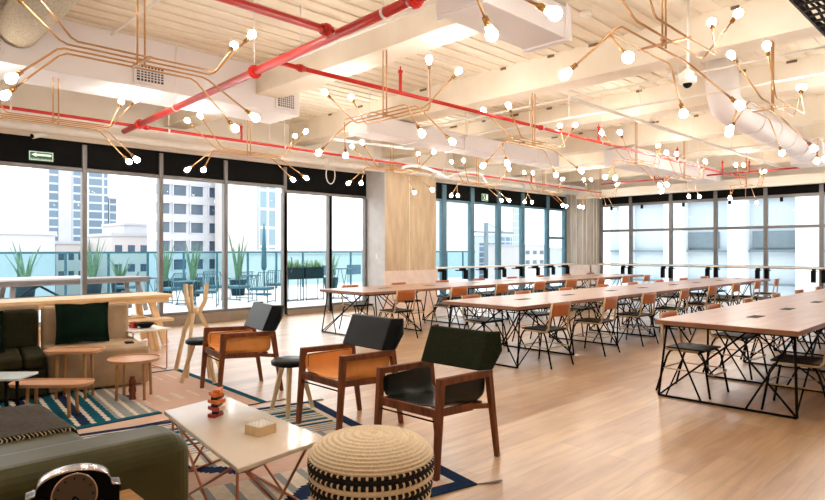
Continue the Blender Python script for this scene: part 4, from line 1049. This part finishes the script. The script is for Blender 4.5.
# office block with window grid
t, a, b_ = block(158, 228, 85, 60, 'bwhite', 'white office block with rows of square windows', 4)
W_ = b_[0] - a[0]
for r_i in range(11):
    zc = 9.9 + 22 - (r_i - 1) * 2.63
    for c_i in range(5):
        x = (at_y((151, 162.5, 179.5, 196.5, 214.5)[c_i], 200, 85)[0] - a[0])
        if c_i == 0: continue
        fr_ = MB().box(x - .95, x + .95, -.02, .12, zc - .72, zc + .72).build('window', 'bglass', t)
        MB().box(x - 1.1, x + 1.1, -.35, .0, zc + .72, zc + .9).box(x - 1.1, x - .96, -.35, 0, zc - .8, zc + .72).build('window_reveal', 'bwhite', fr_)
# blue-window skyline
block(441, 470, 70, 150, 'bcream', 'pale tower in the leftmost blue-framed window', 10)
block(479, 499, 130, 243, 'tower', 'mid-rise blue tower in the blue-framed windows, left', 14)
block(500, 512, 140, 236, 'tower', 'mid-rise blue tower in the blue-framed windows, middle', 14)
block(512.5, 520, 157, 200, 'towerp', 'slim pale tower in the blue-framed windows', 14)
win_rows(block(524, 545, 110, 246, 'bcream', 'low pale building in the right blue-framed window', 14))
block(546, 575, 120, 249, 'bwhite', 'low white building at the right of the blue-framed windows', 14)
t = thing('tower_crane', 'distant tower crane seen through the blue-framed windows', 'crane', (*at_y(486, 230, 120)[:2], -22))
MB().box(-.5, .5, -.5, .5, 0, 32).build('mast', 'bledge', t); MB().bar((-6, 0, 29), (14, 0, 29), .6, .6).bar((0, 0, 32), (10, 0, 29), .15, .15).build('jib', 'bledge', t)
# neighbour facade beyond the right windows
XB = 25.0
t = thing('neighbour_building', 'pale concrete building with columns and ledges outside the right windows', 'building', (XB, -14, -22))
MB().box(.6, 9, 0, 27.4, 0, 30).build('walls', 'bpale', t)
def yx(px): a = (px - 412.5) / 608; dx = FWD.x + a * RT.x; dy = FWD.y + a * RT.y; return dy / dx * XB + 14
for (p0, p1) in ((619, 629.5), (663, 683), (727, 745), (795, 818), (868, 890), (950, 975)):
    y0, y1 = yx(p1), yx(p0); MB().box(0, .6, y0, y1, 0, 30).build('column', 'bcol', t, bevel=.03)
lz = MB()
for z in (19.2, 22.1, 23.35, 25.4, 28.0): lz.box(.35, .62, 0, 27.4, z + .0, z + .07)
lz.build('ledge', 'bledge', t)
for (p0, p1) in ((683, 714), (748, 792)):
    y0, y1 = yx(p1), yx(p0); MB().box(.5, .61, y0, y1, 23.5, 24.15).build('window', 'bledge', t)

# ------------------------------------------------------------------ light
wd = bpy.data.worlds.new('sky'); scene.world = wd; wd.use_nodes = True; nt = wd.node_tree
bg = nt.nodes['Background']; tc = nt.nodes.new('ShaderNodeTexCoord'); sp = nt.nodes.new('ShaderNodeSeparateXYZ'); rp = nt.nodes.new('ShaderNodeValToRGB')
nt.links.new(tc.outputs['Generated'], sp.inputs[0]); nt.links.new(sp.outputs['Z'], rp.inputs['Fac']); nt.links.new(rp.outputs['Color'], bg.inputs['Color'])
e = rp.color_ramp.elements; e[0].position = 0; e[0].color = (1, .975, .955, 1); e[1].position = .7; e[1].color = (.93, .96, 1, 1)
bg.inputs['Strength'].default_value = 1.85
vs_ = scene.view_settings; vs_.view_transform = 'Standard'; vs_.look = 'None'; vs_.gamma = 1; vs_.use_curve_mapping = False; vs_.exposure = .92
scene.cycles.max_bounces = 10; scene.cycles.diffuse_bounces = 6; scene.cycles.transparent_max_bounces = 16
scene.cycles.use_denoising = True; scene.cycles.sample_clamp_indirect = 6
